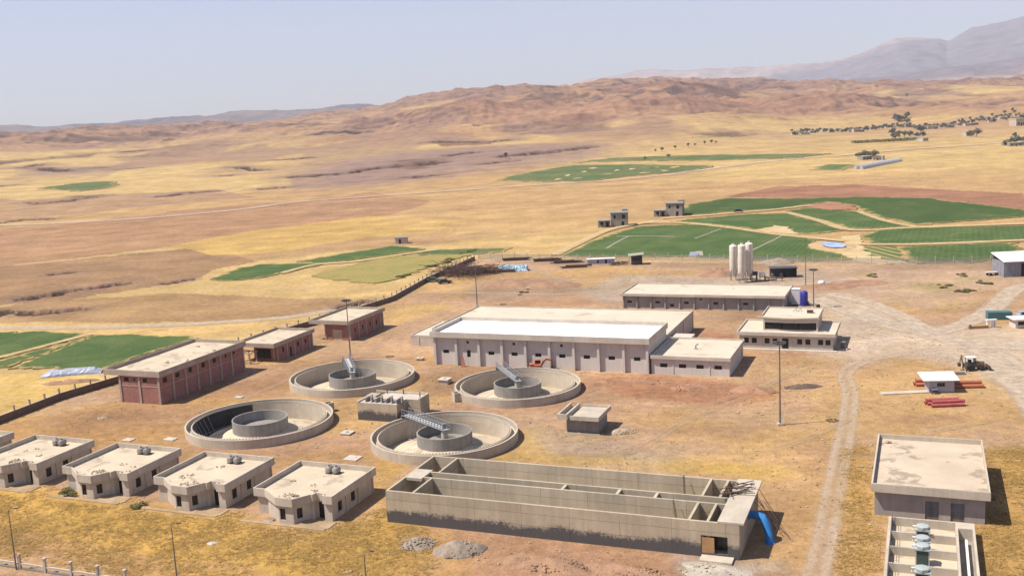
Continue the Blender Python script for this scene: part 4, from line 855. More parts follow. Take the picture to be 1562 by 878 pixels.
for i, y in enumerate((20.6, 17.4, 14.3, 9.4)):
    big = i == 2
    t = thing('drive_unit', gl_[i], 'machine', W(-3.3+3.55, 98+y), z=.5, group='drive units on the filter basin'); hb = 1.75 if big else 1.35
    MB().box(-.6, .6, -.5, .5, 0, hb).build('cabinet', DKGREEN, t)
    MB().box(-.8, .8, -.66, .66, hb, hb+.16).build('deck', GREENM, t)
    prof = [(.7, 0), (.74, .08), (.74, .3), (.62, .36), (.1, .4)]
    h = MB().lathe([(r, z+hb+.16) for r, z in prof], 8).build('motor_hood', GREENM, t)
    for s_ in (-.66, .66): MB().box(s_-.05, s_+.05, -.5, -.4, 0, hb).build('leg', GREENM, t)
    MB().tube([(-.6, .1, hb+.3), (-1.0, .1, hb+.3), (-1.0, .1, hb-.1)], .1, 8).build('outlet', WHITEM, t)
# ------------------------------------------------------------------ long aeration tank
t = thing('aeration_tank', 'long open concrete aeration tank with two channels, in the middle foreground', 'tank', W(-62.8, 109.3)); AW, AD, AH = 44.2, 13.9, 4.15
ti = AD/2
def lng(y, x0, x1, m=CONC_T, name='wall', th=.3, ops=()): return MB().wall((x0, y), (x1, y), -.3, AH, th, ops).build(name, m, t)
MB().wall((0, 0), (AW, 0), -.3, AH, .32, [(39.9, 42.9, .45, 2.55)]).build('front_wall', CONC_B, t)
MB().box(0, .3, .32, AD-.32, -.3, AH).build('end_wall', CONC_T, t)
MB().box(AW-.32, AW, .32, AD-.32, -.3, AH).build('end_wall', CONC_T, t)
MB().box(0, AW, AD-.32, AD, -.3, AH).build('back_wall', CONC_T, t)
MB().box(1.6, AW-2.4, 5.6, 5.88, -.3, AH-.003).build('channel_wall', CONC_T, t)
MB().box(1.6, AW-2.4, 7.6, 7.88, -.3, AH-.003).build('channel_wall', CONC_T, t)
for y0, y1 in ((.32, 5.6), (7.88, AD-.32)):
    MB().box(3.6, 3.9, y0, y1, -.3, AH-.005).build('cross_wall', CONC_T, t)
    MB().box(AW-5.8, AW-5.5, y0, y1, -.3, AH-.005).build('cross_wall', CONC_T, t)
    MB().box(AW-3.7, AW-3.4, y0, y1, -.3, AH-.005).build('cross_wall', CONC_T, t)
MB().box(.3, AW-.32, .32, AD-.32, -.1, .25).build('floor', CONC, t)
MB().box(.3, 2.6, 5.0, 8.4, AH-.35, AH+.02).build('platform', CONC, t)
MB().box(AW-2.4, AW+.5, -.02, AD+.02, AH+.003, AH+.22).build('walkway', CONC, t)
for x in (21.5, 28.5, 33.2):
    MB().box(x-.18, x+.18, 5.88, 7.6, AH-.35, AH-.05).build('tie_beam', CONC, t)
MB().obox((0, 0), (AW, 0), 39.95, 41.4, .06, .12, .47, 2.3).build('door_board', WOOD, t)
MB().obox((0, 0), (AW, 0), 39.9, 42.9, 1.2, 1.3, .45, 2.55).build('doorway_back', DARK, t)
MB().box(AW-4.2, AW-.6, -1.6, -.003, -.2, .28).build('door_slab', CONC, t)
def ladder(lab, p0, p1, wd_, xy, rz, z):
    T = thing('ladder', lab, 'ladder', xy, rz, z); a, b = Vector(p0), Vector(p1)
    for s_ in (-wd_/2, wd_/2): MB().tube([a+Vector((0, s_, 0)), b+Vector((0, s_, 0))], .045, 5).build('rail', OLDWOOD, T)
    for k in range(1, 10):
        c = a.lerp(b, k/10); MB().tube([c+Vector((0, -wd_/2, 0)), c+Vector((0, wd_/2, 0))], .035, 5).build('rung', OLDWOOD, T)
    return T
ladder('timber ladder leaning inside the front channel of the aeration tank', (0, 0, 0), (-.9, 1.0, 4.2), .5, W(-62.8+36.6, 109.3+3.9), -GA, .25)
ladder('timber ladder leaning inside the back channel of the aeration tank', (0, 0, 0), (-.4, 1.0, 4.4), .5, W(-62.8+35.6, 109.3+11.9), -GA, .25)
def scaffold(lab, n, seed, xy, z, sx, sy, sz, m=OLDWOOD, name='timber_stack', cat='timber'):
    rn = random.Random(seed); mb = MB()
    for i in range(n):
        p = Vector((rn.uniform(-sx, sx), rn.uniform(-sy, sy), .05+rn.uniform(0, sz))); d = Vector((rn.uniform(-1, 1), rn.uniform(-1, 1), rn.uniform(-.15, .15))).normalized()*rn.uniform(.5, 1.1)*max(sx, sy)
        mb.tube([p-d, p+d], .06, 4)
    o = mb.build(name, m); place(o, xy, -GA, z); return tag(o, lab, cat)
scaffold('jumble of loose timber on the far end walkway of the aeration tank', 16, 3, W(-62.8+AW-1.7, 109.3+9.6), AH+.22, 1.1, 1.8, .6)
t = thing('pipe_bend', 'thick bright blue pipe bending down from the right end of the aeration tank', 'pipe', W(-62.8+AW, 109.3+6.6))
MB().tube([(-.1, 0, 2.9), (.9, 0, 2.8), (1.6, -.2, 2.7), (2.15, -.5, 1.9), (2.4, -.8, .9), (2.5, -.95, -.1)], .48, 16).build('pipe', BLUE, t, smooth=True)
MB().cyl(2.5, -.95, .62, -.05, .12, 18).build('flange', BLUE, t)
fl = MB().cyl(0, 0, .66, 0, .12, 18); fl.v = [(z+.0, y, x+2.9) for x, y, z in fl.v]; fl.build('flange', BLUE, t)
mb = MB()
for k, (x, y) in enumerate([(1.1, 10.5), (1.9, 9.6), (2.6, 9.0), (3.1, 8.0), (1.4, 12.3)]): mb.tube([(.05, y, 4.2), (x+1.5, y-.8, .02)], .035, 4)
for z in (1.0, 2.1): mb.tube([(.9, 12.6, z), (3.2, 7.2, z)], .03, 4)
o = mb.build('scaffold', RUST); place(o, W(-62.8+AW+.1, 109.3)); tag(o, 'thin leaning scaffold poles at the far right end of the aeration tank', 'scaffold')

# ------------------------------------------------------------------ round settling tanks
def clarifier(label, xy, rad, ang, bridge, liner=False):
    T = thing('settling_tank', label, 'tank', xy, 0, 0, 'round settling tanks'); Ro = rad
    MB().ring(Ro-.3, Ro, -1.4, 1.5, 120).build('outer_wall', CONC, T, smooth=True)
    MB().ring(Ro-1.25, Ro-1.05, -2.4, 1.32, 120).build('inner_wall', CONC, T, smooth=True)
    MB().ring(Ro-1.05, Ro-.3, .2, .55, 120).build('launder_floor', CONC, T)
    w = MB(); n = 132                                  # toothed weir plate: one strip with a notched top edge
    for i in range(n*2):
        a0 = math.pi*i/n; zt_ = 1.46 if i % 2 else 1.34; a1_ = math.pi*(i+1)/n
        w.add([((Ro-1.27)*math.cos(a0), (Ro-1.27)*math.sin(a0), 1.0), ((Ro-1.27)*math.cos(a1_), (Ro-1.27)*math.sin(a1_), 1.0), ((Ro-1.27)*math.cos(a1_), (Ro-1.27)*math.sin(a1_), zt_), ((Ro-1.27)*math.cos(a0), (Ro-1.27)*math.sin(a0), zt_)], [(0, 1, 2, 3)])
    w.build('weir', CONC, T)
    MB().lathe([(.0, -2.6), (Ro-1.0, -2.6), (Ro-1.25, -1.9), (Ro-3.2, -1.5), (6.2, -.9), (4.0, -.2), (0.1, -.15)], 96).build('floor', ROOFC, T)
    rw = Ro*.377
    well = MB().ring(rw-.22, rw, -.6, 1.62, 80).build('centre_well', CONC_G, T, smooth=True)
    MB().lathe([(.0, -1.3), (rw-.25, -1.25), (rw-.25, -.1), (.05, -.05)], 40).build('well_floor', CONC_G, T)
    if bridge: MB().cyl(0, 0, .5, -.6, 1.9, 18).build('centre_pier', CONC, T)
    if bridge:
        c, s_ = math.cos(ang), math.sin(ang); Rb = Ro-.1; z0 = 1.95
        P = lambda u, v, z: (c*u-s_*v, s_*u+c*v, z)
        b = thing_child('bridge', T)
        mb = MB()
        for v in (-.65, .65):
            mb.tube([P(-.8, v, z0), P(Rb, v, z0)], .09, 6)
        k = int(Rb/.75)
        for i in range(k+1):
            u = -.8+(Rb+.8)*i/k; mb.tube([P(u, -.65, z0), P(u, .65, z0)], .05, 4)
        mb.build('truss', STEEL, b)
        mr = MB()
        for v in (-.68, .68):
            mr.tube([P(-.8, v, z0+1.05), P(Rb, v, z0+1.05)], .06, 5); mr.tube([P(-.8, v, z0+.55), P(Rb, v, z0+.55)], .04, 5)
            for i in range(0, k+1):
                u = -.8+(Rb+.8)*i/k; mr.tube([P(u, v, z0), P(u, v, z0+1.05)], .045, 4)
        mr.build('railing', STEEL, b)
        md = MB()
        for i in range(k):
            u = -.7+(Rb+.7)*i/k; md.add([P(u, -.5, z0+.06), P(u+.45, -.5, z0+.06), P(u+.45, .5, z0+.06), P(u, .5, z0+.06), P(u, -.5, z0+.02), P(u+.45, -.5, z0+.02), P(u+.45, .5, z0+.02), P(u, .5, z0+.02)], [(0, 1, 2, 3), (7, 6, 5, 4), (0, 4, 5, 1), (1, 5, 6, 2), (2, 6, 7, 3), (3, 7, 4, 0)])
        md.build('deck', WHITEM, b)
        ms = MB()
        for i in range(7):
            u = 2.2+(Rb-3.6)*i/6
            if u > rw+.3 and u < Ro-1.4:
                for v in (-.5, .5): ms.tube([P(u, v, z0), P(u-.35, v*2.6, -1.3)], .035, 4)
        for v in (-1.3, 1.3): ms.tube([P(rw+.6, v, -.55), P(Ro-1.9, v, -1.6)], .06, 4)
        ms.build('scraper', STEEL, b)
        MB().cyl(0, 0, .32, z0+.06, z0+.9, 12).build('drive', STEEL, b)
        e = MB(); e.add([P(Rb-.2, -.8, 1.55), P(Rb+.25, -.8, 1.55), P(Rb+.25, .8, 1.55), P(Rb-.2, .8, 1.55), P(Rb-.2, -.8, 1.95), P(Rb+.25, -.8, 1.95), P(Rb+.25, .8, 1.95), P(Rb-.2, .8, 1.95)], [(3, 2, 1, 0), (4, 5, 6, 7), (0, 1, 5, 4), (1, 2, 6, 5), (2, 3, 7, 6), (3, 0, 4, 7)]); e.build('carriage', STEEL_D, b)
    if liner:  # black sheets serve as lining and as painted shadow of the left wall
        MB().ring(Ro-1.34, Ro-1.3, -1.7, 1.15, 60, a0=R(110), a1=R(215)).build('liner', LINER_SHADE, T)
        q = MB(); 
        for i in range(8):
            a = R(158+i*7); q.tube([((Ro-1.45)*math.cos(a), (Ro-1.45)*math.sin(a), 1.1), ((Ro-2.6)*math.cos(a), (Ro-2.6)*math.sin(a), -1.5)], .022, 4)
        q.build('hanging_rod', WHITEM, T)
        fl_ = MB(); prof = [(Ro-1.35, -1.85), (Ro-3.2, -1.44), (6.4, -.84)]
        for i in range(40):
            a = R(120+80*i/39); fl_.v += [(r_*math.cos(a), r_*math.sin(a), z_+.01) for r_, z_ in prof]
        fl_.f = [(i*3+j, i*3+3+j, i*3+4+j, i*3+1+j) for i in range(39) for j in range(2)]; fl_.build('floor_liner_shade', LINER_SHADE, T)
    return T
def thing_child(name, parent):
    o = bpy.data.objects.new(name, None); COL.objects.link(o); o.parent = parent; return o
def ang(c, px, z=2.0):
    p = U(*px, z); return math.atan2(p[1]-c[1], p[0]-c[0])
c3, c1, c2, c4 = (-11.8, 157.0), (-32.2, 198.1), (.1, 184.9), (-43.9, 170.2)
clarifier('round settling tank right behind the aeration tank, with a long railed bridge', c3, 11.6, ang(c3, (614, 630)), True)
clarifier('round settling tank nearest the red brick sheds, with a short steep bridge', c1, 12.2, ang(c1, (527, 545)), True)
clarifier('round settling tank in front of the white hall, with a slanting bridge', c2, 11.6, ang(c2, (764, 560)), True)
clarifier('round settling tank without a bridge, black lining and painted shade inside, behind the row of houses', c4, 12.3, 0, False, True)
for lab, ccc, rd, a in (('grey outlet box against the left rim of the tank in front of the white hall', c2, 11.6, 205), ('outlet box on the right rim of the black lined settling tank', c4, 12.3, 35)):
    t = thing('outlet_box', lab, 'box', (ccc[0]+(rd+.65)*math.cos(R(a)), ccc[1]+(rd+.65)*math.sin(R(a))), R(a))
    MB().box(-.55, .55, -.7, -.5, 0, 1.65).box(-.55, .55, .5, .7, 0, 1.65).box(.37, .55, -.5, .5, 0, 1.65).build('wall', CONC, t); MB().box(-.55, .37, -.5, .5, .1, .2).build('floor', CONC_G, t)
# --- distribution chamber and small valve house
t = thing('distribution_chamber', 'stepped concrete chamber with gate frames standing between the round tanks', 'chamber', W(-89.6, 148.6))
MB().box(0, 7.6, 0, 3.6, -.2, 3.0).build('front_block', CONC_B, t); MB().box(2.0, 10.2, 3.6, 7.0, -.2, 3.0).build('back_block', CONC_T, t)
MB().box(-.3, 1.6, 3.61, 5.6, 0, 3.25).build('side_block', CONC_T, t)
MB().box(.3, 7.5, .1, 3.6, 3.002, 3.05).box(2.1, 9.9, 3.6, 6.7, 3.002, 3.05).build('deck_slab', PLAST, t)
rim = MB().box(0, 10.2, 6.7, 7.0, 3.0, 3.35).box(0, .3, 0, 3.6, 3.0, 3.3).box(9.9, 10.2, 3.6, 6.7, 3.0, 3.3); rim.build('rim', CONC, t)
for k in range(4):
    x = 1.3+1.95*k
    MB().box(x, x+.22, .5, 2.9, 3.0, 3.75).build('gate_frame', CONC_G, t); MB().box(x+.55, x+.75, 1.4, 2.0, 3.0, 3.8).build('gate_post', CONC, t)
    MB().box(x+.9, x+1.6, .6, 2.8, 3.052, 3.064).build('opening', DARK, t)  # dark plate on the slab stands in for the shade of a hole
for x, y in ((5.6, 6.4), (9.4, 5.2), (2.5, 6.2)): MB().tube([(x, y, 3.0), (x, y, 3.9)], .09, 6).build('spindle', RUST, t)
t = thing('valve_house', 'small concrete valve house with a slotted overhanging roof, right of the round tanks', 'valve house', W(-52.4, 149.5))
MB().box(0, 5.2, .3, 5.4, -.1, 2.35).build('wall', CONC_G, t)
MB().box(-.3, 5.6, -.3, 0, -.05, .12).build('plinth', CONC, t)
rb = MB(); rb.box(-1.1, .55, -.9, 5.9, 2.352, 2.55); rb.box(-1.1, .55, -.9, -.65, 2.55, 3.2).box(-1.1, -.85, -.65, 5.9, 2.55, 3.2).box(.3, .55, -.65, 5.9, 2.55, 3.2); rb.build('left_roof', CONC, t)
rb = MB(); rb.box(1.0, 5.7, -.9, 6.1, 2.352, 2.65); rb.box(1.0, 5.7, -.9, -.65, 2.65, 3.02).box(5.45, 5.7, -.65, 6.1, 2.65, 3.02).box(1.0, 5.45, 5.85, 6.1, 2.65, 3.02); rb.build('right_roof', CONC, t)
MB().tube([(2.3, .32, 2.0), (2.3, .1, 2.0)], .14, 10).build('pipe_stub', WHITEM, t)
# ------------------------------------------------------------------ poles and lamps
def mast(label, xy, h, heads=8, r=.16):
    t = thing('lamp_mast', label, 'lamp mast', xy, 0, 0, 'tall lamp masts')
    MB().box(-.45, .45, -.45, .45, -.1, .35).build('footing', CONC, t)
    MB().cyl(0, 0, r, .35, h-.3, 10, r*.55).build('pole', POLE, t)
    MB().box(.1, .35, -.2, .2, .7, 1.5).build('switch_box', WHITEM, t)
    MB().ring(.62, .72, h-.42, h-.3, 20).box(-.65, .65, -.06, .06, h-.4, h-.32).box(-.06, .06, -.65, -.065, h-.4, h-.32).box(-.06, .06, .065, .65, h-.4, h-.32).build('lamp_ring', STEEL, t)
    for k in range(heads):
        a = 2*math.pi*k/heads; q = MB().box(.55, 1.05, -.2, .2, h-.3, h-.08); c, s = math.cos(a), math.sin(a)
        q.v = [(c*x-s*y, s*x+c*y, z) for x, y, z in q.v]; q.build('floodlight', STEEL_D, t)
    return t
mast('tall lamp mast standing alone on bare soil right of the annex', U(1190, 648), 13.4)
mast('tall lamp mast behind the round tank nearest the red brick sheds', U(535, 548), 13.1)
mast('lamp mast rising behind the left half of the white roofed hall', U(728, 467), 10.9)
mast('lamp mast beside the dark blue tank at the grey workshop', U(1241, 470), 9.7)
t = thing('mast', 'thin bare steel mast near the black open shed', 'mast', U(1229, 436)); MB().cyl(0, 0, .13, 0, 13.0, 8, .06).build('pole', POLE, t); MB().box(-.3, .3, -.3, .3, 0, .2).build('footing', CONC, t)
for lab, p, h in (('thin street light near the left edge in front of the row of houses', (25, 868), 7.4), ('thin street light in the dry grass below the third house from the right', (270, 882), 6.4), ('street light cut by the bottom edge left of the aeration tank', (560, 905), 4.6)):
    t = thing('street_light', lab, 'street light', U(*p), 0, 0, 'thin street lights'); MB().cyl(0, 0, .1, 0, h, 8, .05).build('pole', POLE, t)
    MB().tube([(0, 0, h-.05), (.3, .1, h+.12), (.7, .2, h+.14)], .035, 5).build('arm', POLE, t); MB().box(.6, 1.05, .12, .3, h+.08, h+.17).build('lamp_head', STEEL_D, t)
# ------------------------------------------------------------------ perimeter walls and fences
def line_pts(P, step):
    out = []; acc = 0
    for a, b in zip(P[:-1], P[1:]):
        a, b = np.array(a), np.array(b); L = np.linalg.norm(b-a); k = max(1, round(L/step))
        for i in range(k): out.append((a+(b-a)*i/k, (b-a)/L, L/k))
    return out, np.array(P[-1])
LW = [W(-153.5, 118), W(-154.2, 132.4), W(-155.3, 147.8), W(-153.2, 162), W(-148, 195), W(-141.5, 235), W(-139.2, 254), W(-144.5, 287), W(-148.2, 333)]
t = thing('perimeter_wall', 'low concrete perimeter wall with posts along the left side of the works', 'wall', LW[0], 0)
o = np.array(LW[0]); wm, cm_ = MB(), MB(); pts, _ = line_pts(LW, 4.0)
for p, d, L in pts:
    a, b = p-o, p-o+d*L; wm.obox(a, b, 0, L+.0, -.1, .1, -.3, 1.35); cm_.obox(a, b, 0, L-.005, -.16, .16, 1.352, 1.45)
    q = MB().obox(a, b, -.13, .13, -.14, .14, 1.452, 2.3); q.obox(a, b, -.17, .17, -.18, .18, 2.302, 2.38); q.build('post', FRAMEC, t)
wm.build('wall_panel', mat('brown wall concrete', alb(158, 128, 108), var=.2, streak=.2), t); cm_.build('coping', CONC, t)
MESH = bpy.data.materials.new('chain link'); MESH.use_nodes = True; MESH.node_tree.nodes['Principled BSDF'].inputs['Base Color'].default_value = (.3, .28, .26, 1); MESH.node_tree.nodes['Principled BSDF'].inputs['Alpha'].default_value = .28
FF = [W(-147.4, 334.5), W(-105, 332), W(-83, 333), W(-32, 328.5), W(-2, 326.5), W(23, 330), W(60, 331)]
t = thing('wire_fence', 'chain link fence with thin concrete posts along the far side of the works', 'fence', FF[0], 0); o = np.array(FF[0]); mm, bm_ = MB(), MB(); wr = MB(); pts, _ = line_pts(FF, 4.6)
for p, d, L in pts:
    a, b = p-o, p-o+d*L; mm.obox(a, b, .08, L-.08, -.01, .01, .3, 2.0); bm_.obox(a, b, 0, L, -.1, .1, -.2, .3)
    q = MB().obox(a, b, -.09, .09, -.09, .09, -.1, 2.5); q.build('post', CONC, t)
mm.build('mesh', MESH, t); bm_.build('kerb_base', CONC, t)
t = thing('post_fence', 'rail fence with capped concrete posts at the lower left corner', 'fence', W(-115, 85.2)); rl = MB(); bs = MB()
for k in range(9):
    x = 3.95*k+.2
    q = MB().box(x-.14, x+.14, -.14, .14, -.1, 1.7).box(x-.2, x+.2, -.2, .2, 1.702, 1.88); q.build('post', CONC, t)
    rl.box(x+.143, x+3.807, -.1, .1, .62, .82); bs.box(x+.143, x+3.807, -.08, .08, -.2, .25)
rl.build('rail', CONC, t); bs.build('base_wall', CONC_G, t)
# ------------------------------------------------------------------ silos, batching plant, sheds, tanks
def silo(label, xy, h, r=1.08):
    t = thing('silo', label, 'silo', xy, 0, 0, 'white cement silos')
    MB().lathe([(.25, 1.2), (r, 3.0), (r, h-.35), (r*.75, h-.08), (.15, h)], 24).build('body', SILOW, t, smooth=True)
    for k in range(4):
        a = R(45+90*k); MB().tube([(r*.98*math.cos(a), r*.98*math.sin(a), 0), (r*.96*math.cos(a), r*.96*math.sin(a), 3.3)], .09, 6).build('leg', STEEL, t)
    for z in (4.6, 6.6, 8.6): MB().ring(r+.002, r+.04, z, z+.06, 24).build('band', SILOW, t)
    lm = MB()
    for s in (-.2, .2): lm.tube([(s, -r-.12, 1.0), (s, -r-.12, h)], .025, 4)
    for z in range(2, int(h*2.2)): lm.tube([(-.2, -r-.12, z*.45), (.2, -r-.12, z*.45)], .02, 4)
    lm.build('ladder', STEEL, t); MB().box(-.3, .3, -.3, .3, h-.02, h+.35).build('filter_box', SILOW, t)
silo('white cement silo on the left of the three, standing slightly apart', U(1119, 427), 10.2); silo('white cement silo in the middle, nearest to the grey workshop', U(1132, 431), 10.9); silo('white cement silo on the right beside the batching plant', U(1143, 429), 11.1)
t = thing('batching_plant', 'tangled concrete batching plant machinery at the foot of the silos', 'machine', U(1162, 428))
MB().box(-3.2, -1.2, -.8, .8, 1.6, 2.6).build('hopper', STEEL_D, t); MB().cyl(.2, 0, .9, 1.0, 2.4, 14).build('mixer', WHITEM, t)
for x, y in ((-3, -.7), (-3, .7), (-1.4, -.7), (-1.4, .7), (-.4, -.6), (.9, -.6), (.9, .6)): MB().box(x-.09, x+.09, y-.09, y+.09, 0, 1.62).build('leg', RUST, t)
MB().obox((1, 0), (6, 0), 0, 5, -.3, .3, .8, 1.1).build('conveyor', RUST, t)
for x in (2.0, 4.0, 5.6): MB().box(x-.08, x+.08, -.25, .25, 0, .8).build('stand', RUST, t)
MB().tube([(-2.2, 0, 2.5), (-3.8, .4, 4.4)], .16, 6).build('chute', STEEL, t)
t = thing('open_shed', 'low black open fronted shed right of the silos', 'shed', U(1176, 424), -GA*.35)
MB().box(0, 7.2, 3.2, 3.35, 0, 2.7).build('back_wall', STEEL_D, t); MB().box(7.1, 7.25, 0, 3.2, 0, 2.7).build('side_wall', STEEL_D, t); MB().box(-.3, 7.5, -.4, 3.6, 2.702, 2.85).build('roof', STEEL_D, t)
for x in (0, 2.3, 4.6): MB().box(x, x+.15, 0, .15, 0, 2.7).build('post', STEEL_D, t)
for x, lab in ((.7, 'grey drum at the left inside the black open shed'), (3.3, 'grey drum in the middle inside the black open shed')):
    q = thing('drum', lab, 'drum', (t.location.x+x, t.location.y+1.1), 0, 0, 'drums in the black shed'); MB().cyl(0, 0, .5, 0, 1.1, 14).build('body', STEEL, q); MB().ring(.5, .54, .5, .6, 14).build('hoop', STEEL_D, q)
t = thing('vertical_tank', 'upright dark blue plastic tank beside the grey workshop', 'tank', U(1226.5, 466)); MB().lathe([(.9, 0), (.92, .1), (.92, 3.3), (.7, 3.6), (.2, 3.75)], 24).build('body', NAVY, t, smooth=True); MB().box(.86, 1.15, -.3, .3, 0, 1.1).build('valve_box', NAVY, t)
for z in (.8, 1.6, 2.4): MB().ring(.921, .95, z, z+.08, 24).build('band', NAVY, t)
t = thing('box_tank', 'upright white sheet metal tank between the grey workshop and the dark blue tank', 'tank', U(1214.3, 464.5)); MB().box(-1.0, 1.0, -.9, .9, .25, 4.0).build('body', mat('white tank sheet', (.6, .55, .54), rough=.5, var=.08), t); MB().box(-1.05, 1.05, -.95, .95, 4.002, 4.1).build('lid', WHITEM, t)
for x in (-.8, .8):
    for y in (-.7, .7): MB().box(x-.1, x+.1, y-.1, y+.1, 0, .25).build('foot', STEEL_D, t)
t = thing('water_drum', 'small black drum on the ground near the lamp mast by the blue tank', 'drum', U(1248, 470)); MB().cyl(0, 0, .45, 0, .9, 14).build('body', RUBBER, t); MB().ring(.45, .48, .4, .47, 14).build('hoop', STEEL_D, t)
t = thing('tarp_bundle', 'rounded white bundle on the earth right of the thin mast', 'bundle', U(1253, 433)); MB().lathe([(.9, 0), (1.0, .35), (.8, .8), (.3, 1.05)], 14).build('bag', WHITEM, t, smooth=True); MB().tube([(0, 0, 1.0), (.1, 0, 1.25)], .09, 6).build('tie', STEEL, t)
# grey sheet metal shed, right edge
t = thing('metal_shed', 'grey sheet metal shed with a white mono pitch roof at the right edge', 'shed', U(1531, 423), -.03)
MB().wall((0, 0), (11, 0), 0, 4.2, .15, [(4.6, 8.4, 0, 3.7)]).wall((11, .15), (11, 7), 0, 4.2, .15).wall((11, 7.15), (0, 7.15), 0, 5.6, .15).wall((0, 7), (0, .15), 0, 4.2, .15).build('wall', mat('grey sheet cladding', alb(176, 176, 184), streak=.15, rough=.6), t)
q = MB(); q.add([(-.3, -.5, 4.15), (11.3, -.5, 4.15), (11.3, 7.6, 5.7), (-.3, 7.6, 5.7), (-.3, -.5, 4.32), (11.3, -.5, 4.32), (11.3, 7.6, 5.87), (-.3, 7.6, 5.87)], [(3, 2, 1, 0), (4, 5, 6, 7), (0, 1, 5, 4), (1, 2, 6, 5), (2, 3, 7, 6), (3, 0, 4, 7)]); q.build('roof', WHITEM, t)
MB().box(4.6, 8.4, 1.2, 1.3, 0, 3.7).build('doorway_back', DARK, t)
t = thing('flat_trailer', 'pale flat bed trailer parked left of the grey metal shed', 'trailer', U(1506, 421), .02)
MB().box(0, 4.4, 0, 1.8, .8, 1.0).build('bed', PLAST, t); MB().tube([(4.4, .9, .85), (5.6, .9, .6)], .07, 6).build('drawbar', STEEL_D, t)
for x in (.9, 3.3):
    for y in (-.14, 1.82):
        w = MB().lathe([(.4, -.1), (.4, .1)], 14); w.v = [(a+x, c+y, b+.4) for a, b, c in w.v]; w.build('wheel', RUBBER, t)
# container, gate hut, white hut
t = thing('container', 'blue green shipping container by the site gate at the right edge', 'container', U(1507, 488), -.2); MB().box(0, 5.0, 0, 2.2, .1, 1.75).build('body', TEAL, t)
for k in range(16): MB().box(.15+.3*k, .3+.3*k, -.03, 0, .2, 1.65).build('rib', TEAL, t)
MB().box(5.003, 5.03, .15, 2.05, .2, 1.65).build('door', STEEL_D, t)
t = thing('gate_arch', 'small white gate frame with a flat head in front of the container', 'gate', U(1506, 500), 0)
for x in (0, 1.1, 1.6): MB().box(x, x+.3, 0, .5, 0, 1.5).build('pillar', WHITEM, t)
MB().box(-.15, 2.05, -.1, .6, 1.502, 1.8).build('lintel', WHITEM, t)
t = thing('guard_hut', 'white guard hut with a dark window strip at the right edge', 'hut', U(1549, 501), -.05)
MB().wall((0, 0), (4.5, 0), 0, 1.9, .15, [(.5, 3.6, .7, 1.5)]).wall((4.5, .15), (4.5, 3), 0, 1.9, .15).wall((4.5, 3.15), (0, 3.15), 0, 1.9, .15).wall((0, 3), (0, .15), 0, 1.9, .15).build('wall', PLAST_W, t)
window(t, (0, 0), (4.5, 0), .5, 3.6, .7, 1.5, bars=3); MB().box(-.6, 5, -.6, 3.5, 1.902, 2.05).build('roof', WHITEM, t)
t = thing('parked_van', 'pale blue grey van parked behind the white guard hut', 'van', U(1553, 489), -.1)
MB().box(0, 4.2, 0, 1.7, .45, 1.25).build('body', PLASTIC, t); MB().prism([(.5, .1), (4.1, .1), (4.1, 1.6), (.5, 1.6)], 1.252, 1.95).build('cabin', PLASTIC, t); MB().box(.8, 3.8, .06, .098, 1.35, 1.8).build('side_window', DARK, t)
for x in (.8, 3.4):
    for y in (-.05, 1.75):
        w = MB().lathe([(.34, -.1), (.34, .1)], 14); w.v = [(a+x, c+y, b+.34) for a, b, c in w.v]; w.build('wheel', RUBBER, t)
t = thing('low_wall', 'low rubble wall running left from the white gate frame', 'wall', U(1478, 502), 0); MB().box(0, 4.2, 0, .4, 0, .6).build('wall', SOIL, t); MB().box(.1, .5, -.05, .45, .0, 1.0).build('pier', SOIL, t)
# cabin with white roof, pipe piles
t = thing('site_cabin', 'small white site cabin with an overhanging white roof among the red pipes', 'cabin', U(1417, 599), -.13)
MB().wall((0, 0), (4.1, 0), .15, 2.2, .12, [(1.3, 2.6, 1.05, 1.75)]).wall((4.1, .12), (4.1, 2.6), .15, 2.2, .12).wall((4.1, 2.72), (0, 2.72), .15, 2.2, .12).wall((0, 2.6), (0, .12), .15, 2.2, .12).build('wall', mat('pale grey cabin panel', alb(205, 200, 212), rough=.6, var=.1), t)
window(t, (0, 0), (4.1, 0), 1.3, 2.6, 1.05, 1.75, bars=2, frame=STEEL)
q = MB(); q.add([(-1.1, -.6, 2.2), (4.8, -.6, 2.2), (4.8, 3.3, 2.75), (-1.1, 3.3, 2.75), (-1.1, -.6, 2.32), (4.8, -.6, 2.32), (4.8, 3.3, 2.87), (-1.1, 3.3, 2.87)], [(3, 2, 1, 0), (4, 5, 6, 7), (0, 1, 5, 4), (1, 2, 6, 5), (2, 3, 7, 6), (3, 0, 4, 7)]); q.build('roof', WHITEM, t)
MB().box(-.1, 4.2, -.1, 2.8, 0, .148).build('base', CONC_G, t)
q = thing('step_box', 'dark box standing at the front of the white site cabin', 'box', (t.location.x+.7, t.location.y-.7), -.1); MB().box(-.45, .45, -.3, .3, 0, .75).build('body', STEEL_D, q); MB().box(-.5, .5, -.35, .35, .752, .8).build('lid', STEEL, q)
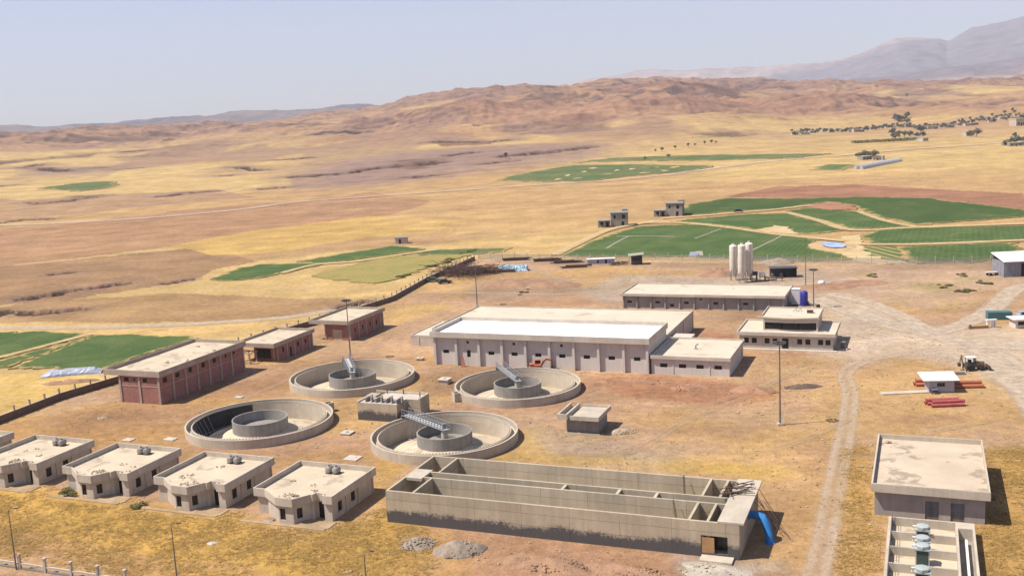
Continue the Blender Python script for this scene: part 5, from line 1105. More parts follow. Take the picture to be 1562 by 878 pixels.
def pipe(label, xy, rz, z, L, r, m, group):
    t = thing('steel_pipe', label, 'pipe', xy, rz, z, group)
    b = MB()
    n = 16; k = 0
    prof = [(r, 0), (r, L), (r-.05, L), (r-.05, 0)]
    for rr, x in prof:
        for j in range(n): a = 2*math.pi*j/n; b.v.append((x, rr*math.cos(a), rr*math.sin(a)+r))
    for i in range(4):
        for j in range(n): b.f.append((i*n+j, i*n+(j+1) % n, ((i+1) % 4)*n+(j+1) % n, ((i+1) % 4)*n+j))
    b.build('pipe', m, t, smooth=True); MB().add([], []) 
    c = MB()
    for j in range(n): a = 2*math.pi*j/n; c.v.append((L*.93, (r+.02)*math.cos(a), (r+.02)*math.sin(a)+r))
    for j in range(n): a = 2*math.pi*j/n; c.v.append((L, (r+.02)*math.cos(a), (r+.02)*math.sin(a)+r))
    c.f = [(j, (j+1) % n, n+(j+1) % n, n+j) for j in range(n)]; c.build('collar', m, t, smooth=True)
bx, by = U(1421, 621)
rp = [('front red pipe lying on the ground in the red pile below the cabin', 0, 0, 0), ('second red pipe from the front in the lower layer of the red pile', .1, .62, 0), ('third red pipe from the front in the lower layer of the red pile', -.2, 1.24, 0), ('rearmost red pipe in the lower layer of the red pile', -.35, 1.86, 0), ('front red pipe of the upper layer of the red pile', .2, .31, .5), ('rear red pipe of the upper layer of the red pile', -.3, 1.55, .5)]
for lab, dx, dy, z in rp: pipe(lab, (bx+dx, by+dy), -.03+.02*dx, z, 5.2, .29, RED, 'pile of red pipes')
bx, by = U(1450, 592)
op = [('front rust orange pipe on the ground behind the cabin at its right', 0, 0, 0), ('middle rust orange pipe on the ground behind the cabin at its right', -.3, .75, 0), ('rear rust orange pipe on the ground behind the cabin at its right', -.6, 1.5, 0), ('upper rust orange pipe resting on others behind the cabin', -.2, .4, .6)]
for lab, dx, dy, z in op: pipe(lab, (bx+dx, by+dy), -.12, z, 5.4, .34, ORANGE, 'rust orange pipes at the cabin')
bx, by = U(1397, 589)
for lab, dx, dy, z in (('front rust orange pipe sticking out left of the cabin', 0, 0, 0), ('rear rust orange pipe sticking out left of the cabin', -.1, .75, 0), ('upper rust orange pipe sticking out left of the cabin', .1, .4, .6)): pipe(lab, (bx+dx, by+dy), -.1, z, 3.0, .34, ORANGE, 'rust orange pipes at the cabin')
t = thing('steel_tray', 'grey steel tray lying on the orange pipes behind the cabin', 'tray', (U(1460, 584)[0], U(1460, 584)[1]+.6), -.1, 1.29); MB().box(0, 1.8, 0, .9, 0, .06).box(0, 1.8, 0, .05, .06, .3).box(0, 1.8, .85, .9, .06, .3).build('tray', STEEL, t)
t = thing('concrete_strip', 'pale concrete strip running left from the white cabin', 'slab', U(1344, 601), -.02); MB().box(0, 8.4, -.6, .9, 0, .18).build('slab', CONC, t)
# ------------------------------------------------------------------ machines
def wheel(parent, x, y, r, w):
    q = MB().lathe([(r*.55, -w/2), (r*.9, -w/2), (r, -w*.3), (r, w*.3), (r*.9, w/2), (r*.55, w/2)], 20); q.v = [(a+x, c+y, b+r) for a, b, c in q.v]; o = q.build('wheel', RUBBER, parent)
    q = MB().lathe([(r*.12, -w*.4), (r*.55, -w*.42), (r*.55, w*.42), (r*.12, w*.4)], 14); q.v = [(a+x, c+y, b+r) for a, b, c in q.v]; q.build('rim', YELLOWM, o)
t = thing('backhoe_loader', 'dusty backhoe loader with raised rear arm parked on the bare yard at the right', 'loader', U(1470, 564.5), -.1)
for y in (-.85, .85): wheel(t, 1.0, y, .68, .4); wheel(t, 3.0, y, .48, .32)
MB().box(.3, 3.5, -.5, .5, .6, 1.05).build('chassis', YELLOWM, t); MB().prism([(2.0, -.45), (3.5, -.4), (3.5, .4), (2.0, .45)], 1.052, 1.6).build('bonnet', YELLOWM, t)
for x in (.45, 1.85):
    for y in (-.68, .6): MB().box(x, x+.09, y, y+.09, 1.05, 2.4).build('cab_post', STEEL_D, t)
MB().box(.35, 2.05, -.75, .75, 2.402, 2.52).build('cab_roof', WHITEM, t); MB().box(.5, 1.85, -.6, .6, 1.052, 1.35).build('cab_floor', STEEL_D, t); MB().box(.8, 1.25, -.3, .3, 1.352, 1.95).build('seat', RUBBER, t)
MB().box(1.8, 1.84, -.55, .55, 1.4, 2.35).build('windscreen', DARK, t)
for y in (-.6, .6): MB().tube([(2.1, y, 1.3), (3.2, y, 1.25), (4.2, y, .5)], .09, 6).build('loader_arm', YELLOWM, t)
q = MB().prism([(4.1, .15), (4.9, .05), (5.0, .15), (4.45, .35), (4.3, .95), (4.1, .95)], -1.1, 1.1); q.v = [(x, z, y) for x, y, z in q.v]; q.build('bucket', RUST, t)
MB().tube([(.3, 0, .9), (-.3, 0, 1.6), (-.45, 0, 2.9)], .13, 6).build('boom', YELLOWM, t); MB().tube([(-.45, 0, 2.9), (-.75, 0, 1.4)], .1, 6).build('dipper', YELLOWM, t); MB().box(-1.05, -.6, -.3, .3, .8, 1.4).build('digging_bucket', RUST, t)
for y in (-1.0, 1.0): MB().box(.1, .3, y-.12, y+.12, .05, 1.2).build('stabiliser', STEEL_D, t)
t = thing('excavator', 'orange excavator with an arched boom working in front of the white hall', 'excavator', U(820, 565), R(4)); t.scale = (.78,)*3
for y in (-.95, .95):
    q = MB().prism([(-1.5, .25), (-1.2, 0), (1.2, 0), (1.5, .25), (1.5, .5), (1.2, .75), (-1.2, .75), (-1.5, .5)], y-.25, y+.25); q.v = [(x, z, y_) for x, y_, z in q.v]; q.build('track', RUBBER, t)
MB().box(-.9, .9, -.68, .68, .35, .8).build('undercarriage', STEEL_D, t); MB().box(-1.9, .9, -1.1, 1.1, .85, 1.6).build('body', EXCAV, t)
MB().box(-1.9, -1.0, -1.05, 1.05, 1.602, 1.95).build('counterweight', EXCAV, t)
MB().box(-.6, .85, .2, 1.05, 1.602, 2.7).build('cab', EXCAV, t); MB().box(-.4, .87, .16, .198, 1.9, 2.55).build('cab_window', DARK, t)
q = MB().prism([(.7, 1.35), (1.3, 2.5), (2.3, 3.15), (3.6, 2.75), (3.55, 2.45), (2.3, 2.7), (1.6, 2.2), (1.1, 1.2)], -.22, .18); q.v = [(x, z-.3, y) for x, y, z in q.v]; q.build('boom', EXCAV, t)
q = MB().prism([(3.4, 2.85), (3.8, 2.75), (3.95, 1.2), (3.75, 1.1)], -.16, .12); q.v = [(x, z-.3, y) for x, y, z in q.v]; q.build('stick', EXCAV, t)
q = MB().prism([(3.7, 1.15), (4.0, 1.2), (4.05, .5), (3.4, .3), (3.3, .7)], -.4, .3); q.v = [(x, z-.3, y) for x, y, z in q.v]; q.build('bucket', RUST, t)
MB().tube([(1.2, -.3, 1.4), (2.0, -.3, 2.5)], .07, 6).build('ram', STEEL, t)
t = thing('planks', 'orange planks and sheet lying left of the excavator', 'planks', U(791, 559), -.3)
for k in range(4): MB().box(0, 2.6, .3*k, .3*k+.24, .02*k, .12+.03*k).build('plank', EXCAV, t)
t = thing('leaning_board', 'rusty board leaning on the second bay of the white hall', 'board', W(-87.3, 187.2)); q = MB(); q.add([(0, -.9, 0), (1.0, -.9, 0), (.2, -.25, 2.3), (0, -.25, 2.3), (0, -.8, 0), (1.0, -.8, 0), (.2, -.18, 2.3), (0, -.18, 2.3)], [(0, 1, 2, 3), (7, 6, 5, 4), (0, 4, 5, 1), (1, 5, 6, 2), (2, 6, 7, 3), (3, 7, 4, 0)]); q.build('board', mat('rusty board', alb(188, 120, 96), var=.3), t)
# old cars beside the perimeter wall
def car(label, xy, rz, m):
    t = thing('old_car', label, 'car', xy, rz, 0, 'old cars by the perimeter wall')
    q = MB().prism([(0, .35), (4.3, .35), (4.3, .85), (3.4, .95), (0, .95)], -.82, .82); q.v = [(x, z, y) for x, y, z in q.v]; q.build('body', m, t)
    q = MB().prism([(.5, .952), (3.2, .952), (2.6, 1.45), (1.0, 1.45)], -.72, .72); q.v = [(x, z, y) for x, y, z in q.v]; q.build('cabin', m, t)
    q = MB().prism([(.85, 1.0), (2.85, 1.0), (2.5, 1.38), (1.1, 1.38)], -.735, -.722); q.v = [(x, z, y) for x, y, z in q.v]; q.build('side_window', DARK, t)
    for x in (.85, 3.4):
        for y in (-.8, .8): wheel(t, x, y, .33, .2)
car('old dark green car parked against the perimeter wall', U(651, 430), -.1, mat('dull green car paint', (.10, .12, .085), rough=.5)); car('old black car parked right of the dark green one', U(668, 433), .1, STEEL_D)
# scrap and stacks in the far yard
scaffold('dark purple brown heap of rebar scrap in the corner of the perimeter wall', 220, 21, U(705, 418), .0, 7.5, 6.0, 2.2, RUST, 'scrap_heap', 'scrap')
scaffold('second rusty scrap heap right of the large one', 90, 22, U(742, 416), 0, 4.5, 3.0, 1.6, RUST, 'scrap_heap', 'scrap')
t = thing('tarp_pile', 'long pile covered in a blue and white tarpaulin beside the scrap', 'pile', U(758, 415), -.15); q = MB(); rn = random.Random(4)
for i in range(25):
    for j in range(9): q.v.append((i*.42, j*.5, max(.02, 1.9*math.sin(math.pi*j/8)**.6*(1 if 0 < i < 24 else .1)+rn.uniform(-.22, .22))))
q.f = [(i*9+j, (i+1)*9+j, (i+1)*9+j+1, i*9+j+1) for i in range(24) for j in range(8)]; q.build('tarpaulin', TARP, t)
MB().box(.3, 6.0, -1.1, -.1, 0, .9).build('timber', RUST, t)
for i, (p0, n) in enumerate([((775, 398), 4), ((826, 399), 5), ((852, 402), 4), ((868, 409), 3)]):
    t = thing('beam_stack', ['long stack of rusty beams at the left along the far fence', 'long stack of rusty beams in the middle along the far fence', 'stack of rusty beams left of the low white sheds', 'short heap of rusty beams nearest the bare yard'][i], 'beams', U(*p0), -.05, 0, 'stacks of rusty beams along the far fence')
    rn = random.Random(i)
    for k in range(n*3):
        x = rn.uniform(-3, 0); y = (k % n)*.5; z = (k//n)*.32
        MB().box(x, x+rn.uniform(6, 9), y, y+.3, z, z+.28).build('beam', RUST if k % 3 else OLDWOOD, t)
t = thing('store_tent', 'low pale grey store sheds along the far fence', 'shed', U(896, 403), -.05); MB().box(0, 9, 0, 2.2, 0, 1.5).build('wall', PLASTIC, t); MB().prism([(-.2, -.2), (9.2, -.2), (9.2, 2.4), (-.2, 2.4)], 1.502, 1.65).build('roof', WHITEM, t); MB().box(5.8, 6.5, -.04, -.003, 0, 1.3).build('door', DARK, t); MB().box(3.2, 3.8, -.04, -.003, .3, 1.2).build('hatch', DARK, t)
for i, (p, lab) in enumerate([((939, 404), 'small rusty drum heap left of the dark hut'), ((950, 403), 'second rusty heap beside the dark hut')]):
    scaffold(lab, 26, 50+i, U(*p), 0, 1.3, .8, .9, RUST, 'scrap_heap', 'scrap')
t = thing('watch_hut', 'small dark raised hut with a slanting pale roof near the far fence', 'hut', U(963, 404), -.1)
MB().box(0, 3.6, 0, 2.6, 0, 1.5).build('base', STEEL_D, t)
for x in (0.05, 3.4):
    for y in (.05, 2.4): MB().box(x, x+.15, y, y+.15, 1.502, 2.9).build('post', STEEL_D, t)
MB().box(.0, 3.6, 1.3, 2.6, 1.503, 2.9).build('back_room', STEEL_D, t)
q = MB(); q.add([(-.9, -.8, 2.9), (4.1, -.8, 3.3), (4.1, 3.1, 3.5), (-.9, 3.1, 3.1), (-.9, -.8, 3.05), (4.1, -.8, 3.45), (4.1, 3.1, 3.65), (-.9, 3.1, 3.25)], [(3, 2, 1, 0), (4, 5, 6, 7), (0, 1, 5, 4), (1, 2, 6, 5), (2, 3, 7, 6), (3, 0, 4, 7)]); q.build('roof', mat('pale tin roof', alb(196, 190, 165), rough=.6), t)
for i, (p, m_) in enumerate([((1058, 391), PLASTIC), ((1066, 390), PLAST)]):
    t = thing('field_tent', ['pale low tent in the green plot by the far fence', 'sandy low tent right of the pale one in the green plot'][i], 'tent', U(*p), 0, .1); q = MB(); q.add([(-1.4, -1, 0), (1.4, -1, 0), (1.4, 1, 0), (-1.4, 1, 0), (-1.2, 0, 1.5), (1.2, 0, 1.5)], [(3, 2, 1, 0), (0, 1, 5, 4), (2, 3, 4, 5), (1, 2, 5), (3, 0, 4)]); q.build('cover', m_, t); MB().tube([(-1.2, 0, 0), (-1.2, 0, 1.7)], .05, 5).build('pole', OLDWOOD, t)
t = thing('parked_car', 'dark car parked on the pale path at the edge of the green plots', 'car', U(1120, 325), 0, .1); MB().box(0, 4.2, 0, 1.8, .35, 1.0).build('body', STEEL_D, t); MB().box(.8, 3.2, .15, 1.65, 1.002, 1.6).build('cabin', DARK, t)
for x in (.8, 3.4):
    for y in (0, 1.8): wheel(t, x, y, .36, .22)
# ------------------------------------------------------------------ pond, plastic tunnel, mounds, slabs
def mound(name, label, cat, xy, rx, ry, h, m, seed, rz=0, stones=0, st_m=None, z=0, rag=.5, group=None):
    n, k = 40, 14; q = MB(); rn = random.Random(seed)
    for j in range(k+1):
        for i in range(n):
            a = 2*math.pi*i/n; f = j/k; x, y = math.cos(a), math.sin(a)
            w = 1+rag*(float(vn(np.array([x*1.7+seed*3.1]), np.array([y*1.7+5]), seed)[0])-.5)
            px, py = x*f*rx*w, y*f*ry*w
            q.v.append((px, py, h*(1-f**1.6)*(.55+.9*float(fbm(np.array([px*.5+seed*7]), np.array([py*.5]), 3, seed)[0]))-(.12 if j == k else 0)))
    q.f = [(j*n+i, j*n+(i+1) % n, (j+1)*n+(i+1) % n, (j+1)*n+i) for j in range(k) for i in range(n)]
    for s in range(stones):
        a, f = rn.uniform(0, 6.28), rn.random()**.6; r_ = rn.uniform(.07, .22)
        px, py = math.cos(a)*f*rx*.95, math.sin(a)*f*ry*.95
        q.stone((px, py, h*(1-f**1.6)*.95+r_*.2), r_, rn)
    o = q.build(name, m); place(o, xy, rz, z); return tag(o, label, cat, group)
mound('gravel_pile', 'left grey rubble pile at the foot of the aeration tank', 'rubble pile', U(637, 830), 2.4, 2.0, .8, GRAVEL, 1, 0, 160)
mound('gravel_pile', 'second grey rubble pile from the left in front of the aeration tank', 'rubble pile', U(702, 840), 3.0, 2.4, 1.2, GRAVEL, 2, 0, 240)
mound('gravel_pile', 'wide brown rubble bank in front of the middle of the aeration tank', 'rubble pile', U(842, 862), 6.0, 2.2, .8, SOIL, 3, -GA, 330)
mound('gravel_pile', 'rubble bank in front of the right half of the aeration tank', 'rubble pile', U(950, 872), 6.0, 2.0, .7, SOIL, 4, -GA, 330)
mound('gravel_pile', 'pale gravel heap in front of the tank doorway at the bottom edge', 'rubble pile', U(1090, 872), 4.2, 2.2, .7, mat('pale gravel', alb(214, 200, 178), var=.3, bump=.6, fine=5), 5, -GA, 120)
mound('rubble_pile', 'pale broken concrete pile beside the small valve house', 'rubble pile', U(950, 659), 2.3, 1.3, .6, STONE, 6, 0, 140)
for i, (p, rx, ry, h) in enumerate([((1045, 593), 3.0, 1.6, .7), ((1150, 598), 4.0, 2.0, 1.1), ((930, 584), 5.0, 1.5, .6), ((985, 583), 5.0, 1.4, .7), ((1060, 589), 3.0, 1.2, .5), ((905, 587), 3.0, 1.2, .5)]):
    mound('soil_mound', ['low heap of red brown soil below the annex', 'rounded heap of red brown soil right of the annex corner', 'long bank of red soil in front of the white hall, left one', 'long bank of red soil in front of the white hall, right one', 'small heap of red soil between the annex and the soil heaps', 'small heap of red soil at the rim of the nearest round tank'][i], 'soil heap', U(*p), rx, ry, h, SOILR, 10+i, -GA, 30, group='red soil heaps in front of the white hall')
mound('trench_spoil', 'dark spoil heap by a dug hole right of the annex', 'soil heap', U(1223, 590), 3.4, 1.5, .5, mat('dark damp soil', alb(128, 108, 92), var=.3, bump=.5), 20, 0, 30)
for i, (p, rx, ry, h) in enumerate([((780, 432), 10, 7, 1.3), ((840, 436), 9, 6, 1.2), ((1096, 418), 7, 6, 1.8), ((1190, 401), 6, 4, 1.6), ((1255, 438), 9, 5, 1.0), ((1310, 432), 8, 5, .8)]):
    mound('soil_mound', ['wide low earth mound behind the left of the white hall', 'wide low earth mound in the middle of the back yard', 'brown earth mound left of the silos', 'grey brown earth mound behind the black shed', 'low earth bank around the white bundle', 'low earth bank right of the white bundle'][i], 'soil heap', U(*p), rx, ry, h, SOIL if i != 3 else GRAVEL, 30+i, 0, 60, group='earth mounds in the back yard')
SAND = mat('sandy soil', alb(226, 190, 140), var=.25, bump=.4); px, py = U(1270, 377); mound('pond_bank', 'sandy bank around the blue lined pond between the green plots', 'bank', (px, py), 8.5, 15, .75, SAND, 41, 0, 0, z=.1, rag=.3)
q = MB().lathe([(.1, .0), (2.6, .02), (3.4, .22), (3.6, .2)], 28); q.v = [(x+.05*y, y*2.1, z) for x, y, z in q.v]; o = q.build('pond', POND); place(o, (px+.3, py), 0, .72); tag(o, 'blue plastic lined irrigation pond between the green plots', 'pond')
t = thing('plastic_tunnel', 'long low heap under pale blue plastic sheeting outside the perimeter wall at left', 'plastic tunnel', U(62, 576), .12, 0); rn = random.Random(9); q = MB()
for i in range(26):
    for j in range(9):
        a = math.pi*j/8; q.v.append((i*.5+rn.uniform(-.1, .1), -1.6*math.cos(a)+1.2, max(0, 1.25*math.sin(a)*(.25+.75*min(1, i/4, (25-i)/3))+rn.uniform(-.12, .12))))
q.f = [(i*9+j, (i+1)*9+j, (i+1)*9+j+1, i*9+j+1) for i in range(25) for j in range(8)]; q.build('sheet', PLASTIC, t)
mound('soil_mound', 'brown spoil bank in front of the plastic covered heap at left', 'soil heap', U(108, 583), 6.5, 1.6, .7, SOIL, 51, .1, 20)
sl_ = [((538, 699), 1.15, 1.05, 'pale concrete slab between the rightmost house and the front round tank'), ((260, 670), 1.0, .7, 'pale concrete slab behind the second and third houses, left of the black lined tank'), ((196, 671), .9, .7, 'pale broken slab behind the row of small houses'), ((365, 606), .8, .6, 'small pale slab near the corner of the big red building')]
for p, sx, sy, lab in sl_:
    t = thing('concrete_slab', lab, 'slab', U(*p), -GA, 0, 'pale slabs lying on the ground'); MB().box(-sx, sx, -sy, sy, -.05, .16).build('slab', PLAST, t); MB().tube([(sx*.5, 0, .16), (sx*.5, .12, .26), (sx*.5, .24, .16)], .03, 5).build('lifting_loop', RUST, t)
def manhole(lab, p, s, h):
    t = thing('manhole', lab, 'manhole', U(*p), -GA, 0, 'concrete manholes'); MB().box(-s, s, -s, s, -.1, h).build('chamber', CONC, t); MB().box(-s-.15, s+.15, -s-.15, s+.15, h+.002, h+.18).build('cover', PLAST, t); MB().cyl(0, 0, .32, h+.182, h+.24, 14).build('lid', CONC_G, t)
manhole('square manhole box between the two far round tanks', (679, 584), .95, .75); manhole('low square manhole between the black lined tank and the front tank', (530, 661), .8, .12); manhole('small pale manhole at the left corner of the white hall', (641, 549), .6, .4)
mound('rubble_pile', 'small stone pile on the grass left of the houses', 'rubble pile', U(158, 637), 1.0, .7, .3, STONE, 61, 0, 16)
mound('flat_stone', 'flat pale stone in the dry grass in front of the houses', 'stone', U(325, 828), .7, .55, .2, PLAST, 62, 0, 0, rag=.7)
mound('rubble_pile', 'loose stones at the left corner of the rightmost house', 'rubble pile', U(413, 793), 1.0, .7, .3, STONE, 63, 0, 22)
# ------------------------------------------------------------------ far houses
def grey_house(label, xy, rz, terrace):
    t = thing('house', label, 'house', xy, rz, gz(*xy), 'half built grey houses'); w, d = (7.5, 8.0)
    fo = [(1.2, 2.2, 3.6, 5.0), (4.8, 6.2, 3.4, 5.2), (4.6, 5.8, 0, 2.2)]; ro = [(1.5, 2.7, 3.8, 5.0), (5.2, 6.2, .9, 2.2)]
    MB().wall((0, 0), (w, 0), -.5, 5.9, .25, fo).wall((w, .25), (w, d-.25), -.5, 5.9, .25, ro).wall((w, d), (0, d), -.5, 5.9, .25).wall((0, d-.25), (0, .25), -.5, 5.9, .25).build('wall', CONC_G, t)
    MB().box(-.4, w+.4, -.4, d+.4, 5.902, 6.15).build('roof', CONC_G, t); MB().box(w-2.5, w, d-2.5, d, 6.152, 7.0).build('stair_head', CONC_G, t)
    for o in fo[:2]: MB().obox((0, 0), (w, 0), o[0], o[1], .3, .34, o[2], o[3]).build('window', DARK, t)
    for o in ro: MB().obox((w, .25), (w, d), o[0], o[1], .3, .34, o[2], o[3]).build('window', DARK, t)
    MB().obox((0, 0), (w, 0), fo[2][0], fo[2][1], .3, .34, 0, 2.2).build('door', DARK, t)
    x0 = -5.5
    MB().box(x0, -.003, -1.6, d*.6, 2.8, 3.05).build('terrace', CONC_G, t)
    for x in (x0+.1, x0+2.6): MB().box(x, x+.35, -1.5, -1.15, -.5, 2.798).build('column', CONC_G, t)
    MB().wall((x0, .3), (-.26, .3), -.5, 2.798, .2, [(1.0, 2.2, .9, 2.2), (3.4, 4.6, 0, 2.2)]).wall((x0, d*.6), (x0, .5), -.5, 2.798, .2).build('side_wall', CONC_G, t)
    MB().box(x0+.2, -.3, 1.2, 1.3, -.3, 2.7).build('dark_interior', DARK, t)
    return t
grey_house('grey half built house with a columned terrace, the left and nearer one', U(932, 346), -.1, 1); grey_house('grey half built house set back on the right beside the dark green plot', U(1016, 330), -.3, 0)
t = thing('farm_hut', 'tiny pale farm hut alone in the straw field beyond the wall corner', 'hut', U(603, 372), 0, gz(*U(603, 372))); MB().box(0, 5, 0, 3.5, -.3, 2.4).build('wall', PLAST, t); MB().box(-.2, 5.2, -.2, 3.7, 2.402, 2.6).build('roof', CONC_G, t); MB().box(1.5, 2.4, -.04, -.003, 0, 1.9).build('door', DARK, t)
p = U(1309, 259); t = thing('greenhouse', 'long white greenhouse tunnel on the plain at the right', 'greenhouse', p, .85, gz(*p)); q = MB(); 
for i in range(2):
    for j in range(11): a = math.pi*j/10; q.v.append((i*72, -3.6*math.cos(a), 3.4*math.sin(a)))
q.f = [(j, 11+j, 12+j, j+1) for j in range(10)]+[tuple(range(11)), tuple(range(21, 10, -1))]; q.build('cover', GHOUSE, t, smooth=True); MB().box(-.08, -.01, -1, 1, 0, 2.4).build('door', STEEL, t)
# ------------------------------------------------------------------ trees and bushes
def leaf_cloud(n, blobs, size, rnd):
    q = MB()
    for i in range(n):
        cx, cy, cz, r = rnd.choice(blobs)
        while True:
            v = Vector((rnd.uniform(-1, 1), rnd.uniform(-1, 1), rnd.uniform(-1, 1)))
            if .35 < v.length < 1: break
        c = Vector((cx, cy, cz))+v*r; a = Vector((rnd.uniform(-1, 1), rnd.uniform(-1, 1), rnd.uniform(-.6, .6))).normalized(); b = a.cross(Vector((rnd.uniform(-1, 1), rnd.uniform(-1, 1), rnd.uniform(-1, 1)))).normalized(); s = size*rnd.uniform(.6, 1.3)
        q.add([c-a*s, c+b*s*.6, c+a*s, c-b*s*.6], [(0, 1, 2, 3)])
    return q
def tree_proto(seed, h, spread, m, n=420, leaf=.42):
    rnd = random.Random(seed); t = thing('tree', '', 'tree', (0, 0), 0); tm = MB(); tm.tube([(0, 0, -.4), (.08, 0, h*.25), (.02, .05, h*.5)], .2, 7, .09); bl = []
    for k in range(6):
        a = k*1.05+rnd.random(); r_ = spread*rnd.uniform(.35, .75); z = h*rnd.uniform(.45, .85)
        tm.tube([(0, 0, h*.3), (math.cos(a)*r_*.5, math.sin(a)*r_*.5, z*.8), (math.cos(a)*r_, math.sin(a)*r_, z)], .08, 5, .03); bl.append((math.cos(a)*r_, math.sin(a)*r_, z, spread*rnd.uniform(.35, .55)))
    bl.append((0, 0, h*.85, spread*.5)); tm.build('trunk', BARK, t); leaf_cloud(n, bl, leaf, rnd).build('crown', m, t); return t
protos = [tree_proto(1, 6.5, 2.8, LEAF), tree_proto(2, 5.0, 3.2, LEAF), tree_proto(3, 8.0, 2.4, LEAF)]
used = set(); NT = [0]
def plant(px, py, label, group, sc=1.0, k=None):
    k = random.randrange(3) if k is None else k
    o = protos[k] if k not in used else copy_tree(protos[k]); used.add(k)
    x, y = U(px, py); o.location = (x, y, gz(x, y)); o.rotation_euler = (0, 0, random.uniform(0, 6.28)); s = sc*random.uniform(.8, 1.25); o.scale = (s*1.15, s*1.15, s); tag(o, label, 'tree', group); NT[0] += 1; return o
VROW = [(1206, 207), (1240, 203), (1290, 203), (1330, 196), (1370, 192), (1400, 197), (1440, 196), (1480, 190), (1520, 186), (1556, 183)]
def along(P, t):
    k = min(int(t*(len(P)-1)), len(P)-2); f = t*(len(P)-1)-k; return P[k][0]+(P[k+1][0]-P[k][0])*f, P[k][1]+(P[k+1][1]-P[k][1])*f
G1_ = 'trees in the distant village'
for i in range(120):
    x, y = along(VROW, i/121+random.uniform(0, .012)); plant(x, y+random.uniform(-4, 2.5), 'dusty dark green tree in the row through the distant village', G1_, .7)
for i in range(14): plant(1372+random.uniform(-9, 16), 184+random.uniform(-2, 2.5), 'dark tree in the clump above the distant village', 'tree clump above the village', 1.2)
for (x, y) in [(1362, 213), (1366, 214), (1372, 211), (1380, 212), (1388, 213), (1398, 211), (1404, 207), (1408, 212)]: plant(x, y, 'tree around the farm in front of the village', 'trees around the farm', 1.2)
for (x, y, l) in [(1480, 209, 'left one of two round dark trees alone in the straw right of the farm'), (1490, 209, 'right and larger one of two round dark trees in the straw right of the farm')]: plant(x, y, l, None, 1.5, 1)
for (x, y) in [(1318, 243), (1326, 243), (1334, 245), (1310, 243)]: plant(x, y, 'tree in the small clump behind the white greenhouse', 'clump behind the greenhouse', 1.0)
for (x, y) in [(1000, 233), (1010, 232), (1030, 228), (1050, 225), (1060, 224), (1075, 222), (1085, 220), (1092, 220), (1020, 240), (984, 246)]: plant(x, y, 'bushy tree along the field edge below the hills', 'trees along the field edge', .55)
plant(772, 245, 'lone dark tree by the gully in the middle of the plain', None, .8, 2); plant(1383, 155, 'tiny lone dark tree on the hillside above the village', None, 1.2); plant(1560, 190, 'dark tree beside the white building at the right edge', None, 1.4)
for (x, y) in [(1536, 223), (1544, 222), (1552, 222), (1561, 221), (1548, 214)]: plant(x, y, 'dark tree between the farm sheds at the right edge', 'trees at the right edge farm', 1.1)
bp_ = thing('bush', '', 'bush', (0, 0), 0); leaf_cloud(260, [(0, 0, .5, .7), (.6, .2, .45, .55), (-.5, .3, .4, .6), (.1, -.5, .35, .5)], .17, random.Random(8)).build('foliage', OLIVE, bp_); MB().tube([(0, 0, -.1), (.1, 0, .6)], .06, 5).build('stem', BARK, bp_)
BL = [((680, 401), 1.5), ((686, 397), 1.5), ((655, 407), 1.3), ((662, 406), 1.3), ((716, 385), 1.4), ((722, 383), 1.2), ((705, 388), 1.2), ((612, 423), 1.4), ((620, 420), 1.2), ((800, 447), 1.3), ((806, 444), 1.0), ((1440, 437), 1.5), ((1470, 443), 1.6), ((1478, 444), 1.4), ((1465, 420), 1.5), ((1500, 431), 1.6), ((1330, 421), 1.3), ((110, 755), .8), ((210, 772), .9), ((100, 750), .9)]
BL = [b for b in BL[:9]]+[((p[0]+random.uniform(-9, 9), p[1]+random.uniform(-3, 3)), s*random.uniform(.3, .6)) for p, s in BL[9:17] for _ in range(4)]+BL[17:]
for i, (p, s) in enumerate(BL):
    o = bp_ if i == 0 else copy_tree(bp_); x, y = U(*p); o.location = (x, y, 0); o.scale = (s*1.3, s*1.3, s*.55); o.rotation_euler = (0, 0, i*1.3)
    tag(o, 'olive green bush at the edge of the sown plot by the perimeter wall' if i < 9 else 'small green bush on the bare ground of the back yard' if i < 41 else 'low grey green bush in the dry grass by the small houses', 'bush', 'bushes by the sown plot' if i < 9 else 'bushes in the yard' if i < 41 else 'bushes by the houses')
q = leaf_cloud(2600, [(x*2.2, y*3, 1.3, 1.5) for x in range(-13, 14) for y in range(-2, 3)], .5, random.Random(5)); o = q.build('orchard', OLIVE); x, y = U(1347, 217); place(o, (x, y), 0, gz(x, y)); tag(o, 'dense olive coloured orchard left of the farm', 'orchard', kind='stuff')
# village houses
vh = []
for k, (w, d, h, m) in enumerate([(11, 9, 4.0, PLAST), (9, 8, 5.2, CONC), (13, 8, 3.6, CONC_G)]):
    t = thing('village_house', '', 'house', (0, 0), 0); MB().box(0, w, 0, d, -1.5, h).build('wall', m, t); MB().box(-.3, w+.3, -.3, d+.3, h+.002, h+.35).build('roof', ROOFC, t)
    for x in (1.5, w-3.0): MB().box(x, x+1.4, -.05, -.004, 1.1, 2.4).build('window', DARK, t)
    MB().box(w/2-.6, w/2+.6, -.05, -.004, 0, 2.1).build('door', DFRAME, t); vh.append(t)
usedh = set()
def vhouse(px, py, label, group, k=None, s=.72):
    k = random.randrange(3) if k is None else k; o = vh[k] if k not in usedh else copy_tree(vh[k]); usedh.add(k)
    x, y = U(px, py); place(o, (x, y), random.uniform(-.6, .6), gz(x, y)); o.scale = (s, s, s); tag(o, label, 'house', group); return o
for i in range(44):
    x, y = along(VROW, (i+.3)/44); vhouse(x, y+random.uniform(-4.5, 2.5), 'small pale flat roofed house among the trees of the distant village', 'houses of the distant village')
for (x, y) in [(1382, 214), (1392, 214), (1396, 209), (1408, 216), (1330, 245), (1316, 245)]: vhouse(x, y, 'farm house with pale walls in front of the distant village', 'farm houses in front of the village')
